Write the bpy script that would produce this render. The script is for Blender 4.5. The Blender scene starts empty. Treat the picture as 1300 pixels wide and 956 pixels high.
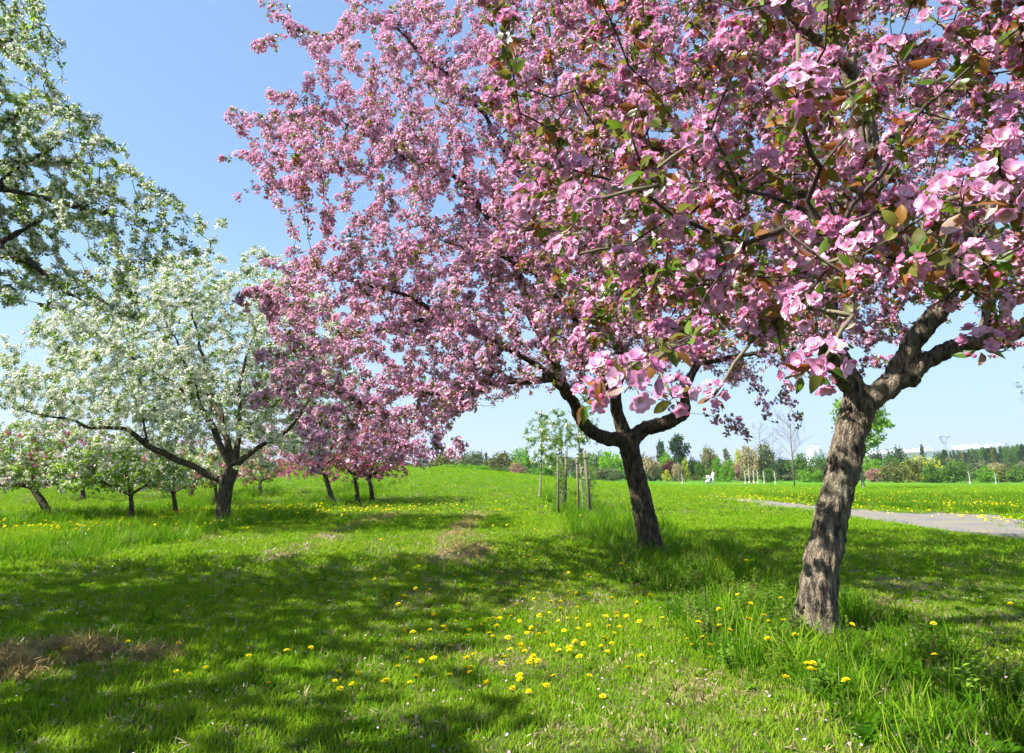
import bpy, bmesh, math, random
import numpy as np
from mathutils import Vector, Matrix, Euler

# ------------------------------------------------------------------ camera, world, sun, exposure
random.seed(7)
rng = np.random.default_rng(7)
sc = bpy.context.scene
COL = sc.collection
CAMH = 1.3
FPX = 867.0
CX, CY, HZ = 650.0, 433.0, 601.0
PITCH = math.atan((HZ - CY) / FPX)
cd = bpy.data.cameras.new('camera'); cam = bpy.data.objects.new('camera', cd); COL.objects.link(cam)
cam.location = (0, 0, CAMH); cam.rotation_euler = (math.pi / 2 + PITCH, 0, 0)
cd.sensor_width = 36; cd.lens = FPX / 1300 * 36; cd.shift_y = -45.0 / 1300
cd.clip_start = 0.05; cd.clip_end = 9000
sc.camera = cam

SUN_EL = math.radians(47); SUN_AZ = math.radians(21)       # from the left, a little behind the camera
sdir = Vector((-math.cos(SUN_AZ) * math.cos(SUN_EL), -math.sin(SUN_AZ) * math.cos(SUN_EL), math.sin(SUN_EL)))
w = bpy.data.worlds.new('World'); sc.world = w; w.use_nodes = True
nt = w.node_tree; bg = nt.nodes['Background']
sky = nt.nodes.new('ShaderNodeTexSky'); sky.sky_type = 'NISHITA'; sky.sun_disc = False
sky.sun_elevation = SUN_EL; sky.sun_rotation = math.atan2(sdir.x, sdir.y)
sky.air_density = 1.0; sky.dust_density = 0.6; sky.ozone_density = 1.6; sky.altitude = 200
tcs = nt.nodes.new('ShaderNodeTexCoord'); sxs = nt.nodes.new('ShaderNodeSeparateXYZ'); nt.links.new(tcs.outputs['Generated'], sxs.inputs[0])
mrs = nt.nodes.new('ShaderNodeMapRange'); mrs.interpolation_type = 'SMOOTHERSTEP'; nt.links.new(sxs.outputs[2], mrs.inputs[0])
mrs.inputs[1].default_value = -.02; mrs.inputs[2].default_value = .42; mrs.inputs[3].default_value = .88; mrs.inputs[4].default_value = .40
mxs = nt.nodes.new('ShaderNodeMix'); mxs.data_type = 'RGBA'; nt.links.new(mrs.outputs[0], mxs.inputs[0]); nt.links.new(sky.outputs[0], mxs.inputs[6])
mxs.inputs[7].default_value = (2.65, 3.35, 4.3, 1)      # spring haze whitening the sky towards the horizon
hss = nt.nodes.new('ShaderNodeHueSaturation'); hss.inputs['Saturation'].default_value = 1.25; hss.inputs['Value'].default_value = 1.06; nt.links.new(mxs.outputs[2], hss.inputs['Color'])
nt.links.new(hss.outputs[0], bg.inputs[0]); bg.inputs[1].default_value = 0.084
sd = bpy.data.lights.new('sun', 'SUN'); so = bpy.data.objects.new('sun', sd); COL.objects.link(so)
sd.energy = 4.8; sd.angle = math.radians(0.55); sd.color = (1.0, 0.95, 0.87)
so.rotation_euler = sdir.to_track_quat('Z', 'Y').to_euler(); so.location = (-20, -10, 30)
sc.view_settings.view_transform = 'Standard'; sc.view_settings.look = 'None'
sc.view_settings.exposure = 1.5; sc.view_settings.gamma = 1.0
cy = sc.cycles
cy.max_bounces = 6; cy.diffuse_bounces = 2; cy.glossy_bounces = 2; cy.transmission_bounces = 3
cy.transparent_max_bounces = 6; cy.use_denoising = True; cy.caustics_reflective = False; cy.caustics_refractive = False
cy.use_adaptive_sampling = True; cy.adaptive_threshold = 0.02

# ------------------------------------------------------------------ maths helpers
cp, sp = math.cos(PITCH), math.sin(PITCH)
def ray(px, py):
    x = (px - CX) / FPX; u = (CY - py) / FPX
    return Vector((x, cp - u * sp, sp + u * cp))
def W(px, py, Y):
    d = ray(px, py); t = Y / d.y
    return Vector((d.x * t, Y, CAMH + d.z * t))
def project(P):
    P = np.asarray(P, float); x = P[:, 0]; y = P[:, 1]; z = P[:, 2] - CAMH
    f = y * cp + z * sp; u = -y * sp + z * cp
    f = np.where(f < 0.05, 0.05, f)
    return CX + FPX * x / f, CY - FPX * u / f, f
def sstep(a, b, x):
    t = np.clip((x - a) / (b - a), 0, 1); return t * t * (3 - 2 * t)
def _h(ix, iy, iz, s):
    n = (ix * 374761393 + iy * 668265263 + iz * 2147483647 + s * 974634777) & 0xFFFFFFFF
    n = ((n ^ (n >> 13)) * 1274126177) & 0xFFFFFFFF
    n = n ^ (n >> 16)
    return (n & 0xFFFF) / 65535.0
def vnoise(x, y, z=0.0, s=0):
    x, y, z = np.broadcast_arrays(np.asarray(x, float), np.asarray(y, float), np.asarray(z, float))
    ix, iy, iz = np.floor(x).astype(np.int64), np.floor(y).astype(np.int64), np.floor(z).astype(np.int64)
    fx, fy, fz = x - ix, y - iy, z - iz
    fx, fy, fz = [f * f * (3 - 2 * f) for f in (fx, fy, fz)]
    r = 0
    for dx in (0, 1):
        for dy in (0, 1):
            for dz in (0, 1):
                wgt = (fx if dx else 1 - fx) * (fy if dy else 1 - fy) * (fz if dz else 1 - fz)
                r = r + wgt * _h(ix + dx, iy + dy, iz + dz, s)
    return r
def fbm(x, y, z=0.0, s=0, o=3):
    r = 0; a = 0.5
    for k in range(o):
        r = r + a * vnoise(np.asarray(x) * 2**k, np.asarray(y) * 2**k, np.asarray(z) * 2**k, s + k); a *= 0.5
    return r / (1 - 0.5**o)
def inpoly(px, py, poly):
    ins = np.zeros(len(px), bool); n = len(poly)
    for i in range(n):
        x0, y0 = poly[i]; x1, y1 = poly[(i + 1) % n]
        c = (y0 > py) != (y1 > py)
        ins ^= c & (px < (x1 - x0) * (py - y0) / ((y1 - y0) or 1e-9) + x0)
    return ins

# ------------------------------------------------------------------ ground shape and masks
def mounds(x, y):
    m = 0.0
    for (mx, my, rx, ry, h) in MOUNDS:
        m = m + h * np.exp(-(((x - mx) / rx)**2 + ((y - my) / ry)**2))
    return m
MOUNDS = [(-3.15, 5.25, .55, .16, .07), (-3.5, 4.85, .5, .13, .06), (-0.75, 11.8, .3, 1.1, .05), (-1.2, 17.5, .3, 3.5, .05),
          (-3.9, 19.0, .35, 3.5, .05), (2.75, 6.1, .7, .8, .06), (2.7, 11.6, .8, 1.2, .06)]
def H(x, y):
    x = np.asarray(x, float); y = np.asarray(y, float)
    R = 1.80 * (1 - sstep(-9, 16, x * 60.0 / np.maximum(y, 60.0)))
    prof = sstep(24, 60, y) - 0.55 * sstep(62, 130, y)
    z = R * prof
    near = 1 - sstep(30, 60, y)
    z = z + near * (0.07 * (fbm(x * .35, y * .35, 0, 3) - .5) + 0.02 * (fbm(x * 2.2, y * 2.2, 0, 9) - .5))
    far = sstep(60, 100, y)
    z = z - far * 0.1
    return z + mounds(x, y)
def gnd(px, py, dz=0.0):
    d = ray(px, py); t = 1.0
    last = t
    while t < 400:
        p = d * t; z = CAMH + p.z
        if z <= float(H(p.x, p.y)) + dz:
            a, b = last, t
            for _ in range(20):
                m = (a + b) / 2; p = d * m
                if CAMH + p.z <= float(H(p.x, p.y)) + dz: b = m
                else: a = m
            p = d * b
            return Vector((p.x, p.y, float(H(p.x, p.y))))
        last = t; t += max(0.1, t * 0.02)
    p = d * t
    return Vector((p.x, p.y, 0.0))
def onG(x, y): return Vector((x, y, float(H(x, y))))

def tallmask(x, y):
    n = (fbm(x * 1.3, y * .8, 0, 21) - .5) * 1.3
    a = 1 - sstep(.75, 1.15, np.abs(x - (2.55 + .0 * y) + n) + 0.0 * y)
    a = a * (1 - sstep(34, 40, y))
    b = (1 - sstep(1.0, 1.5, np.abs(x + 7.6 + n))) * sstep(9.5, 11.5, y) * (1 - sstep(36, 42, y))
    c = (1 - sstep(.8, 1.3, np.abs(x + 12.6 + n))) * sstep(12, 15, y) * (1 - sstep(33, 38, y))
    d = sstep(0, .9, x + n * .6 - np.clip(16.6 - .8 * (y - 21.8), 13.2, 16.9)) * sstep(6, 8, y) * .75
    return np.clip(a + b + c + d, 0, 1)
def pathmask(x, y):
    n = (fbm(x * .7, y * .5, 0, 31) - .5) * 2.6
    xl = 9.75 + n * .5 + .03 * (y - 20); xr = np.clip(16.3 - .9 * (y - 21.8), 12.4, 16.6) - n * .5
    m = sstep(0, .5, x - xl) * sstep(0, .5, xr - x) * sstep(6, 7, y) * (1 - sstep(28, 44, y + n * 3))
    isl = fbm(x * .9 + 5, y * .45, 0, 44)
    m = m * (1 - sstep(.60, .66, isl) * sstep(12.0, 13.0, x) * .9)
    return m
def drymask(x, y):
    n = fbm(x * 1.1, y * 1.1, 0, 51); n2 = fbm(x * 4, y * 4, 0, 57)
    d = 0.0 * x
    def bl(cx, cy, rx, ry, a): return a * np.exp(-(((x - cx) / rx)**2 + ((y - cy) / ry)**2))
    for m in MOUNDS[:5]: d = d + bl(m[0], m[1], m[2] * 1.2, m[3] * 1.2, 1.0)
    d = d + bl(1.15, 4.5, .65, .5, .95) + bl(4.1, 7.3, .5, .5, .7) + bl(4.7, 8.4, .8, .5, .5) + bl(-.4, 9.6, .5, 1.1, .4) + bl(-4.0, 13.5, 1.6, 1.2, .45)
    d = d + bl(-1.1, 21, .45, 3.2, 1.0) + bl(-3.9, 22, .5, 3.5, .9) + bl(-.75, 11.8, .5, 1.8, .6) + bl(-2.4, 13, .4, 2, .4) + bl(1.2, 17, .5, 3, .4) + bl(-5.4, 16, .5, 2, .5) + bl(4.0, 22, 2.2, 3, .3)
    d = d + bl(.3, 5.0, .9, .7, .35) + bl(-1.05, 15, .3, 7, .6) + bl(-3.7, 15, .3, 6, .45)
    return np.clip((d + (n - .56) * 1.5) * (.5 + 1.0 * n2), 0, 1)

# ------------------------------------------------------------------ object helpers
def link(o, parent=None):
    COL.objects.link(o)
    if parent is not None: o.parent = parent
    return o
def tag(o, label=None, cat=None, group=None, kind=None):
    if label: o['label'] = label
    if cat: o['category'] = cat
    if group: o['group'] = group
    if kind: o['kind'] = kind
    return o
def thing(name, loc, label, cat, group=None, rz=0):
    o = bpy.data.objects.new(name, None); o.empty_display_size = .2
    o.location = loc; o.rotation_euler = (0, 0, rz); link(o)
    return tag(o, label, cat, group)

class MB:
    """collects vertices and faces (with a material index and a tone per vertex)"""
    def __init__(s): s.v = []; s.f = []; s.m = []; s.t = []
    def add(s, vs, fs, mi=0, tone=0.0):
        n = len(s.v); s.v.extend([tuple(v) for v in vs])
        s.t.extend(tone if hasattr(tone, '__len__') else [tone] * len(vs))
        for f in fs: s.f.append(tuple(i + n for i in f)); s.m.append(mi)
    def mesh(s, name, mats, smooth=True, off=None):
        me = bpy.data.meshes.new(name)
        v = s.v
        if off is not None: v = [(a[0] - off[0], a[1] - off[1], a[2] - off[2]) for a in v]
        me.from_pydata(v, [], s.f)
        for m in mats: me.materials.append(m)
        me.polygons.foreach_set('material_index', s.m)
        me.polygons.foreach_set('use_smooth', [smooth] * len(s.f))
        a = me.attributes.new('tone', 'FLOAT', 'POINT'); a.data.foreach_set('value', [float(t) for t in s.t])
        me.update(); return me
    def obj(s, name, mats, parent=None, smooth=True, off=None):
        return link(bpy.data.objects.new(name, s.mesh(name, mats, smooth, off)), parent)
    def box(s, c, sz, rz=0, mi=0, tone=0.0, top=1.0):
        ca, sa = math.cos(rz), math.sin(rz); vs = []
        for k in (-1, 1):
            q = top if k == 1 else 1.0
            for (i, j) in ((-1, -1), (1, -1), (1, 1), (-1, 1)):
                x, y = i * sz[0] / 2 * q, j * sz[1] / 2 * q
                vs.append((c[0] + x * ca - y * sa, c[1] + x * sa + y * ca, c[2] + k * sz[2] / 2))
        s.add(vs, [(3, 2, 1, 0), (4, 5, 6, 7), (0, 1, 5, 4), (1, 2, 6, 5), (2, 3, 7, 6), (3, 0, 4, 7)], mi, tone)
    def tube(s, pts, rad, n=6, mi=0, tone=0.0, cap=True):
        pts = [Vector(p) for p in pts]; L = len(pts)
        if not hasattr(rad, '__len__'): rad = [rad] * L
        u = None; vs = []
        for i, p in enumerate(pts):
            d = (pts[min(i + 1, L - 1)] - pts[max(i - 1, 0)])
            d = d.normalized() if d.length > 1e-9 else Vector((0, 0, 1))
            if u is None: u = d.orthogonal().normalized()
            else:
                u = u - d * u.dot(d); u = u.normalized() if u.length > 1e-6 else d.orthogonal().normalized()
            w_ = d.cross(u)
            for k in range(n):
                a = 2 * math.pi * k / n
                vs.append(p + (u * math.cos(a) + w_ * math.sin(a)) * rad[i])
        fs = [(i * n + k, i * n + (k + 1) % n, (i + 1) * n + (k + 1) % n, (i + 1) * n + k) for i in range(L - 1) for k in range(n)]
        if cap and n > 2:
            fs.append(tuple(range(n - 1, -1, -1))); fs.append(tuple((L - 1) * n + k for k in range(n)))
        s.add(vs, fs, mi, tone)

# ------------------------------------------------------------------ materials
def newmat(name):
    m = bpy.data.materials.new(name); m.use_nodes = True
    t = m.node_tree; t.nodes.clear()
    out = t.nodes.new('ShaderNodeOutputMaterial')
    return m, t, out
def node(t, ty, **kw):
    n = t.nodes.new(ty)
    for k, v in kw.items(): setattr(n, k, v)
    return n
def mixc(t, f, a, b, mode='MIX'):
    n = node(t, 'ShaderNodeMix', data_type='RGBA', blend_type=mode)
    for s_, v in ((n.inputs[0], f), (n.inputs[6], a), (n.inputs[7], b)):
        if isinstance(v, bpy.types.NodeSocket): t.links.new(v, s_)
        elif hasattr(v, '__len__'): s_.default_value = (*v, 1)
        else: s_.default_value = v
    return n.outputs[2]
def noise_n(t, scale, detail=4, vec=None, rough=.55):
    n = node(t, 'ShaderNodeTexNoise'); n.inputs['Scale'].default_value = scale; n.inputs['Detail'].default_value = detail
    n.inputs['Roughness'].default_value = rough
    if vec is not None: t.links.new(vec, n.inputs['Vector'])
    return n.outputs[0]
def ramp(t, f, stops):
    r = node(t, 'ShaderNodeValToRGB'); e = r.color_ramp.elements
    e[0].position, e[1].position = stops[0][0], stops[-1][0]
    e[0].color = (*stops[0][1], 1); e[1].color = (*stops[-1][1], 1)
    for p, c in stops[1:-1]:
        x = e.new(p); x.color = (*c, 1)
    t.links.new(f, r.inputs[0]); return r.outputs[0]
def geo_pos(t): return node(t, 'ShaderNodeNewGeometry').outputs['Position']
def leafmat(name, c0, c1, trans=.35, tc=None, gloss=.12, tone=None, rough=.45, shift=(0.06, .25), patch=None):
    """thin leaf or petal: diffuse + translucent, colour varied per instance, optional tone colour towards the tip"""
    m, t, out = newmat(name)
    oi = node(t, 'ShaderNodeObjectInfo'); rnd = oi.outputs['Random']
    c = mixc(t, rnd, c0, c1)
    if tone is not None:
        at = node(t, 'ShaderNodeAttribute', attribute_name='tone')
        c = mixc(t, at.outputs['Fac'], c, tone)
    if patch is not None:
        c = mixc(t, ramp(t, noise_n(t, .9, 5, geo_pos(t), .65), [(.42, (0, 0, 0)), (.66, (.85, .85, .85))]), c, patch)
    hs = node(t, 'ShaderNodeHueSaturation')
    mr = node(t, 'ShaderNodeMapRange'); mr.inputs[3].default_value = 1 - shift[1]; mr.inputs[4].default_value = 1 + shift[1]
    nz = noise_n(t, 7.0, 2, geo_pos(t)); t.links.new(nz, mr.inputs[0]); t.links.new(mr.outputs[0], hs.inputs['Value'])
    t.links.new(c, hs.inputs['Color']); c = hs.outputs[0]
    df = node(t, 'ShaderNodeBsdfDiffuse'); tr = node(t, 'ShaderNodeBsdfTranslucent')
    t.links.new(c, df.inputs[0])
    if tc is not None: t.links.new(mixc(t, .6, c, tc), tr.inputs[0])
    else: t.links.new(c, tr.inputs[0])
    mx = node(t, 'ShaderNodeMixShader'); mx.inputs[0].default_value = trans
    t.links.new(df.outputs[0], mx.inputs[1]); t.links.new(tr.outputs[0], mx.inputs[2]); res = mx.outputs[0]
    if gloss > 0:
        gl = node(t, 'ShaderNodeBsdfGlossy'); gl.inputs['Roughness'].default_value = rough; gl.inputs[0].default_value = (.9, .9, .9, 1)
        fr = node(t, 'ShaderNodeFresnel'); fr.inputs[0].default_value = 1.4
        mm = node(t, 'ShaderNodeMath', operation='MULTIPLY'); t.links.new(fr.outputs[0], mm.inputs[0]); mm.inputs[1].default_value = gloss * 5
        m2 = node(t, 'ShaderNodeMixShader'); t.links.new(mm.outputs[0], m2.inputs[0]); t.links.new(res, m2.inputs[1]); t.links.new(gl.outputs[0], m2.inputs[2]); res = m2.outputs[0]
    t.links.new(res, out.inputs[0]); return m
def plain(name, col, rough=.7, var=.15, scale=8, bump=0.0, metal=0.0):
    m, t, out = newmat(name); b = node(t, 'ShaderNodeBsdfPrincipled'); t.links.new(b.outputs[0], out.inputs[0])
    b.inputs['Roughness'].default_value = rough; b.inputs['Metallic'].default_value = metal
    tc_ = node(t, 'ShaderNodeTexCoord').outputs['Object']; nz = noise_n(t, scale, 5, tc_)
    c = mixc(t, nz, tuple(x * (1 - var) for x in col), tuple(min(1, x * (1 + var)) for x in col))
    t.links.new(c, b.inputs['Base Color'])
    if bump:
        bp = node(t, 'ShaderNodeBump'); bp.inputs['Strength'].default_value = bump; bp.inputs['Distance'].default_value = .02
        t.links.new(nz, bp.inputs['Height']); t.links.new(bp.outputs[0], b.inputs['Normal'])
    return m
def barkmat(name, dark, light, lich, scale=1.0):
    m, t, out = newmat(name); b = node(t, 'ShaderNodeBsdfPrincipled'); t.links.new(b.outputs[0], out.inputs[0])
    b.inputs['Roughness'].default_value = .9; b.inputs['Specular IOR Level'].default_value = .15
    tc_ = node(t, 'ShaderNodeTexCoord').outputs['Object']
    mp = node(t, 'ShaderNodeMapping'); t.links.new(tc_, mp.inputs[0]); mp.inputs['Scale'].default_value = (26 * scale, 26 * scale, 7 * scale)
    n1 = noise_n(t, 1.0, 6, mp.outputs[0], .65)
    vo = node(t, 'ShaderNodeTexVoronoi', feature='DISTANCE_TO_EDGE'); vo.inputs['Scale'].default_value = 1.0
    mp2 = node(t, 'ShaderNodeMapping'); t.links.new(tc_, mp2.inputs[0]); mp2.inputs['Scale'].default_value = (34 * scale, 34 * scale, 9 * scale)
    wv = node(t, 'ShaderNodeVectorMath', operation='ADD')
    nzv = node(t, 'ShaderNodeTexNoise'); nzv.inputs['Scale'].default_value = 9; t.links.new(tc_, nzv.inputs[0])
    sc_ = node(t, 'ShaderNodeVectorMath', operation='SCALE'); t.links.new(nzv.outputs[1], sc_.inputs[0]); sc_.inputs['Scale'].default_value = 3.2
    t.links.new(mp2.outputs[0], wv.inputs[0]); t.links.new(sc_.outputs[0], wv.inputs[1]); t.links.new(wv.outputs[0], vo.inputs['Vector'])
    crack = ramp(t, vo.outputs[0], [(0.0, (0, 0, 0)), (.16, (1, 1, 1))])
    c = ramp(t, n1, [(.36, dark), (.5, tuple((a + b_) / 2 for a, b_ in zip(dark, light))), (.62, light)])
    c = mixc(t, .25, c, mixc(t, 1.0, c, crack, 'MULTIPLY'))
    n3 = noise_n(t, 5.0, 5, tc_); lf = ramp(t, n3, [(.52, (0, 0, 0)), (.66, (.55, .55, .55))])
    c = mixc(t, lf, c, lich)
    t.links.new(c, b.inputs['Base Color'])
    hh = node(t, 'ShaderNodeMath', operation='MULTIPLY_ADD'); t.links.new(crack, hh.inputs[0]); hh.inputs[1].default_value = .18; t.links.new(n1, hh.inputs[2])
    bp = node(t, 'ShaderNodeBump'); bp.inputs['Strength'].default_value = 1.0; bp.inputs['Distance'].default_value = .04
    t.links.new(hh.outputs[0], bp.inputs['Height']); t.links.new(bp.outputs[0], b.inputs['Normal'])
    return m
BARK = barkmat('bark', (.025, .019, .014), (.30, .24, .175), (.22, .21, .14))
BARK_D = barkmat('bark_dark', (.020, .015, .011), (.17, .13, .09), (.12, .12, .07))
BARK_L = barkmat('bark_pale', (.16, .13, .09), (.42, .36, .27), (.25, .28, .12))
TWIG = plain('twig_bark', (.045, .030, .020), .8, .5, 30)
TWIG_L = plain('twig_pale', (.16, .13, .075), .8, .45, 30)
TWIG_BARE = plain('twig_bare', (.17, .14, .12), .8, .3, 10)
STAKE = plain('stake_wood', (.13, .12, .07), .85, .35, 14, .5)
PETAL = leafmat('petal_pink', (.66, .20, .42), (.90, .56, .74), .36, (.92, .38, .66), .0, tone=(.94, .80, .88))
PETAL_B = leafmat('petal_mauve_pink', (.68, .28, .48), (.92, .66, .80), .36, (.92, .45, .70), .0, tone=(.94, .80, .88))
PETAL_R = leafmat('petal_rose_red', (.45, .10, .20), (.70, .28, .42), .35, (.8, .2, .35), .0, tone=(.75, .38, .5))
PETAL_W = leafmat('petal_white', (.80, .80, .68), (.88, .87, .80), .36, (.85, .88, .68), .0)
BUD = leafmat('bud_rose', (.62, .05, .17), (.80, .12, .30), .2, None, .1)
STAMEN = plain('stamen', (.75, .55, .12), .7, .2)
CALYX = leafmat('calyx', (.22, .06, .06), (.18, .18, .05), .2, None, .1)
LF_G = leafmat('leaf_green', (.06, .13, .015), (.13, .22, .025), .42, (.30, .48, .03), .05)
LF_BR = leafmat('leaf_bronze', (.20, .075, .025), (.30, .15, .035), .42, (.65, .22, .05), .06)
LF_OL = leafmat('leaf_olive', (.09, .09, .02), (.16, .17, .03), .42, (.4, .38, .05), .04)
LF_F = leafmat('leaf_fresh', (.13, .27, .025), (.22, .36, .04), .45, (.45, .66, .05), .03)
LF_DK = leafmat('leaf_dark', (.035, .06, .018), (.07, .10, .025), .3, (.12, .25, .04), .0)
YEL = leafmat('dandelion_yellow', (.80, .62, .01), (.88, .74, .02), .2, (.9, .72, 0), 0)
GR_M = leafmat('blade_mown', (.05, .16, .006), (.17, .34, .012), .38, (.34, .60, .012), .0, tone=(.22, .36, .02), patch=(.27, .36, .03))
GR_T = leafmat('blade_tall', (.022, .085, .005), (.075, .18, .008), .38, (.20, .46, .008), .0, tone=(.10, .22, .012))
GR_D = leafmat('blade_dry', (.20, .15, .06), (.42, .34, .16), .3, None, .05)
FALLEN = leafmat('petal_fallen', (.48, .32, .38), (.66, .52, .55), .3, None, 0)

# ------------------------------------------------------------------ small plant meshes used over and over
def frame(axis, spin=0.0):
    z = Vector(axis).normalized(); x = z.orthogonal().normalized(); y = z.cross(x)
    M = Matrix((x, y, z)).transposed(); return M @ Matrix.Rotation(spin, 3, 'Z')
def petal(mb, o, M, az, L, Wd, elev, cup, mi, r):
    """one petal leaving o in the flower frame M"""
    rows = 4; vs = []; tone = []
    ca, sa = math.cos(az), math.sin(az); rr, zz = .0012, .001; e = elev + .55
    for i in range(rows + 1):
        u = i / rows
        wv = Wd * (math.sin(math.pi * min(1, .10 + .80 * u**.75)))**.75 * (1 if u < 1 else .55)
        if i:
            a = e - (e - elev * .5) * u + cup * (u - .4)
            rr += L / rows * math.cos(a); zz += L / rows * math.sin(a)
        for j, sgn in enumerate((-1, 0, 1)):
            x = rr + (0.0 if j == 1 or u < .99 else -.0006); y = sgn * wv / 2; z = zz + (abs(sgn) * cup * wv * .35) + r.uniform(-.0006, .0006)
            if j == 1 and i == rows: x -= .0015
            vs.append(o + M @ Vector((x * ca - y * sa, x * sa + y * ca, z)))
            tone.append(max(0, min(1, (.95 - u * 1.05 - (.0 if j == 1 else .15)))) * .85)
    fs = []
    for i in range(rows):
        for j in (0, 1):
            a = i * 3 + j; fs.append((a, a + 1, a + 4, a + 3))
    mb.add(vs, fs, mi, tone)
def flower(mb, o, axis, size, npet, open_, r, pm=0, sm=4, low=False):
    M = frame(axis, r.uniform(0, 6.28)); o = Vector(o)
    for k in range(npet):
        lay = k // 5 if npet > 6 else 0
        az = 2 * math.pi * k / min(npet, 5) + lay * .63 + r.uniform(-.15, .15)
        petal(mb, o, M, az, size * r.uniform(.88, 1.08) * (1 - .15 * lay), size * r.uniform(.58, .76), open_ + lay * .5 + r.uniform(-.2, .25), r.uniform(.2, .7), pm, r)
    if not low:
        for k in range(6):
            a = r.uniform(0, 6.28); t = size * .28; d = M @ Vector((math.cos(a) * .35, math.sin(a) * .35, 1)); sd_ = M @ Vector((math.cos(a + 1.5), math.sin(a + 1.5), 0)) * size * .03
            mb.add([o - sd_, o + sd_, o + d * t + sd_ * 2, o + d * t - sd_ * 2], [(0, 1, 2, 3)], sm)
def bud(mb, o, axis, r_, mi):
    M = frame(axis); vs = []; fs = []; n = 6
    prof = ((0, .1), (.5, .8), (1.2, 1.0), (2.0, .7), (2.5, .05))
    for z, q in prof:
        for k in range(n):
            a = 2 * math.pi * k / n; vs.append(Vector(o) + M @ Vector((math.cos(a) * q * r_, math.sin(a) * q * r_, z * r_)))
    for i in range(len(prof) - 1):
        for k in range(n): fs.append((i * n + k, i * n + (k + 1) % n, (i + 1) * n + (k + 1) % n, (i + 1) * n + k))
    mb.add(vs, fs, mi)
def leaf(mb, o, axis, up, L, Wd, mi, r, curl=.5):
    d = Vector(axis).normalized(); s_ = d.cross(Vector(up)); s_ = s_.normalized() if s_.length > 1e-4 else d.orthogonal().normalized(); n = s_.cross(d)
    vs = []; rows = 4; p = Vector(o); fold = r.uniform(.15, .5)
    for i in range(rows + 1):
        u = i / rows; wv = Wd * math.sin(math.pi * (u**.8 * .96 + .02)) * .5
        if i: p = p + d * (L / rows); d = (d - n * curl * .28).normalized(); n = s_.cross(d)
        for j in (-1, 0, 1): vs.append(p + s_ * (j * wv) + n * (abs(j) * wv * fold))
    fs = []
    for i in range(rows):
        for j in (0, 1):
            a = i * 3 + j; fs.append((a, a + 1, a + 4, a + 3))
    mb.add(vs, fs, mi)
# clusters: local +Z points away from the twig
PM = [PETAL, BUD, LF_G, LF_BR, STAMEN, CALYX]
def cluster(seed, mats, nfl, fsize, npet, nleaf, llen, spread, nbud=2, leafmix=(.5, .5), name='blossom', mid=False, open_=(.0, .6)):
    r = random.Random(seed); mb = MB()
    for k in range(nfl):
        th = math.acos(r.uniform(-.15, 1)) ; ph = 2 * math.pi * (k * .618 + r.uniform(-.1, .1))
        d = Vector((math.sin(th) * math.cos(ph), math.sin(th) * math.sin(ph), math.cos(th) + .1)).normalized()
        o = d * spread * r.uniform(.75, 1.1)
        mb.tube([(0, 0, 0), o * .5 + Vector((0, 0, .004)), o], .0011, 3, 5, cap=False)
        flower(mb, o, (d + Vector((r.uniform(-.4, .4), r.uniform(-.4, .4), r.uniform(-.2, .4)))), fsize, npet, r.uniform(*open_), r, 0, 4, mid)
    for k in range(nbud):
        d = Vector((r.uniform(-1, 1), r.uniform(-1, 1), r.uniform(0, 1))).normalized(); o = d * spread * r.uniform(.7, 1.1)
        mb.tube([(0, 0, 0), o], .001, 3, 5, cap=False); bud(mb, o, d, fsize * .2, 1)
    for k in range(nleaf):
        a = r.uniform(0, 6.28); d = Vector((math.cos(a), math.sin(a), r.uniform(-.7, .9)))
        leaf(mb, d.normalized() * spread * .25, d, (0, 0, 1), llen * r.uniform(.6, 1.15), llen * .42, 2 if r.random() < leafmix[0] else 3, r, r.uniform(.2, 1))
    return mb.mesh(name, mats)
PINK_HI = [cluster(s, PM, 6 + s % 3, .024, 10 if s % 2 else 8, 2 + s % 3, .055, .031, 3) for s in range(6)]
MB_M = [PETAL_B, BUD, LF_OL, LF_BR, STAMEN, CALYX]
PINK_MID = [cluster(20 + s, MB_M, 7, .021, 8, 2, .038, .038, 1, mid=True) for s in range(6)]
PINK_FAR = [cluster(30 + s, [PETAL_R, BUD, LF_OL, LF_BR, STAMEN, CALYX], 7, .040, 5, 3, .07, .065, 1, mid=True) for s in range(4)]
WM = [PETAL_W, LF_F, LF_F, LF_G, STAMEN, LF_F]
WHITE = [cluster(40 + s, WM, 5, .016, 5, 5, .036, .032, 0, (.6, .4), mid=True) for s in range(5)]
WHITE_D = [cluster(50 + s, WM, 8, .026, 5, 4, .045, .055, 0, (.6, .4), mid=True) for s in range(5)]
WHITE_FAR = [cluster(60 + s, WM, 6, .045, 5, 6, .085, .08, 0, (.6, .4), mid=True) for s in range(4)]
def leafsprig(seed, mats, n, L, spread, asp=.5, name='leaves'):
    r = random.Random(seed); mb = MB()
    for k in range(n):
        th = math.acos(r.uniform(-.5, 1)); ph = r.uniform(0, 6.28)
        d = Vector((math.sin(th) * math.cos(ph), math.sin(th) * math.sin(ph), math.cos(th)))
        leaf(mb, d * spread * r.uniform(.1, .9), d + Vector((r.uniform(-.5, .5), r.uniform(-.5, .5), r.uniform(-.4, .3))), (r.uniform(-.3, .3), 0, 1), L * r.uniform(.6, 1.15), L * asp, r.randrange(len(mats)), r, r.uniform(.1, .9))
    return mb.mesh(name, mats)
SPRIG_P = [leafsprig(70 + s, [LF_G, LF_OL, LF_BR], 5, .055, .02) for s in range(4)]
SPRIG_G = [leafsprig(80 + s, [LF_F, LF_G], 7, .045, .03) for s in range(4)]
SPRIG_F = [leafsprig(90 + s, [LF_F], 9, .10, .10, .6) for s in range(4)]

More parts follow.
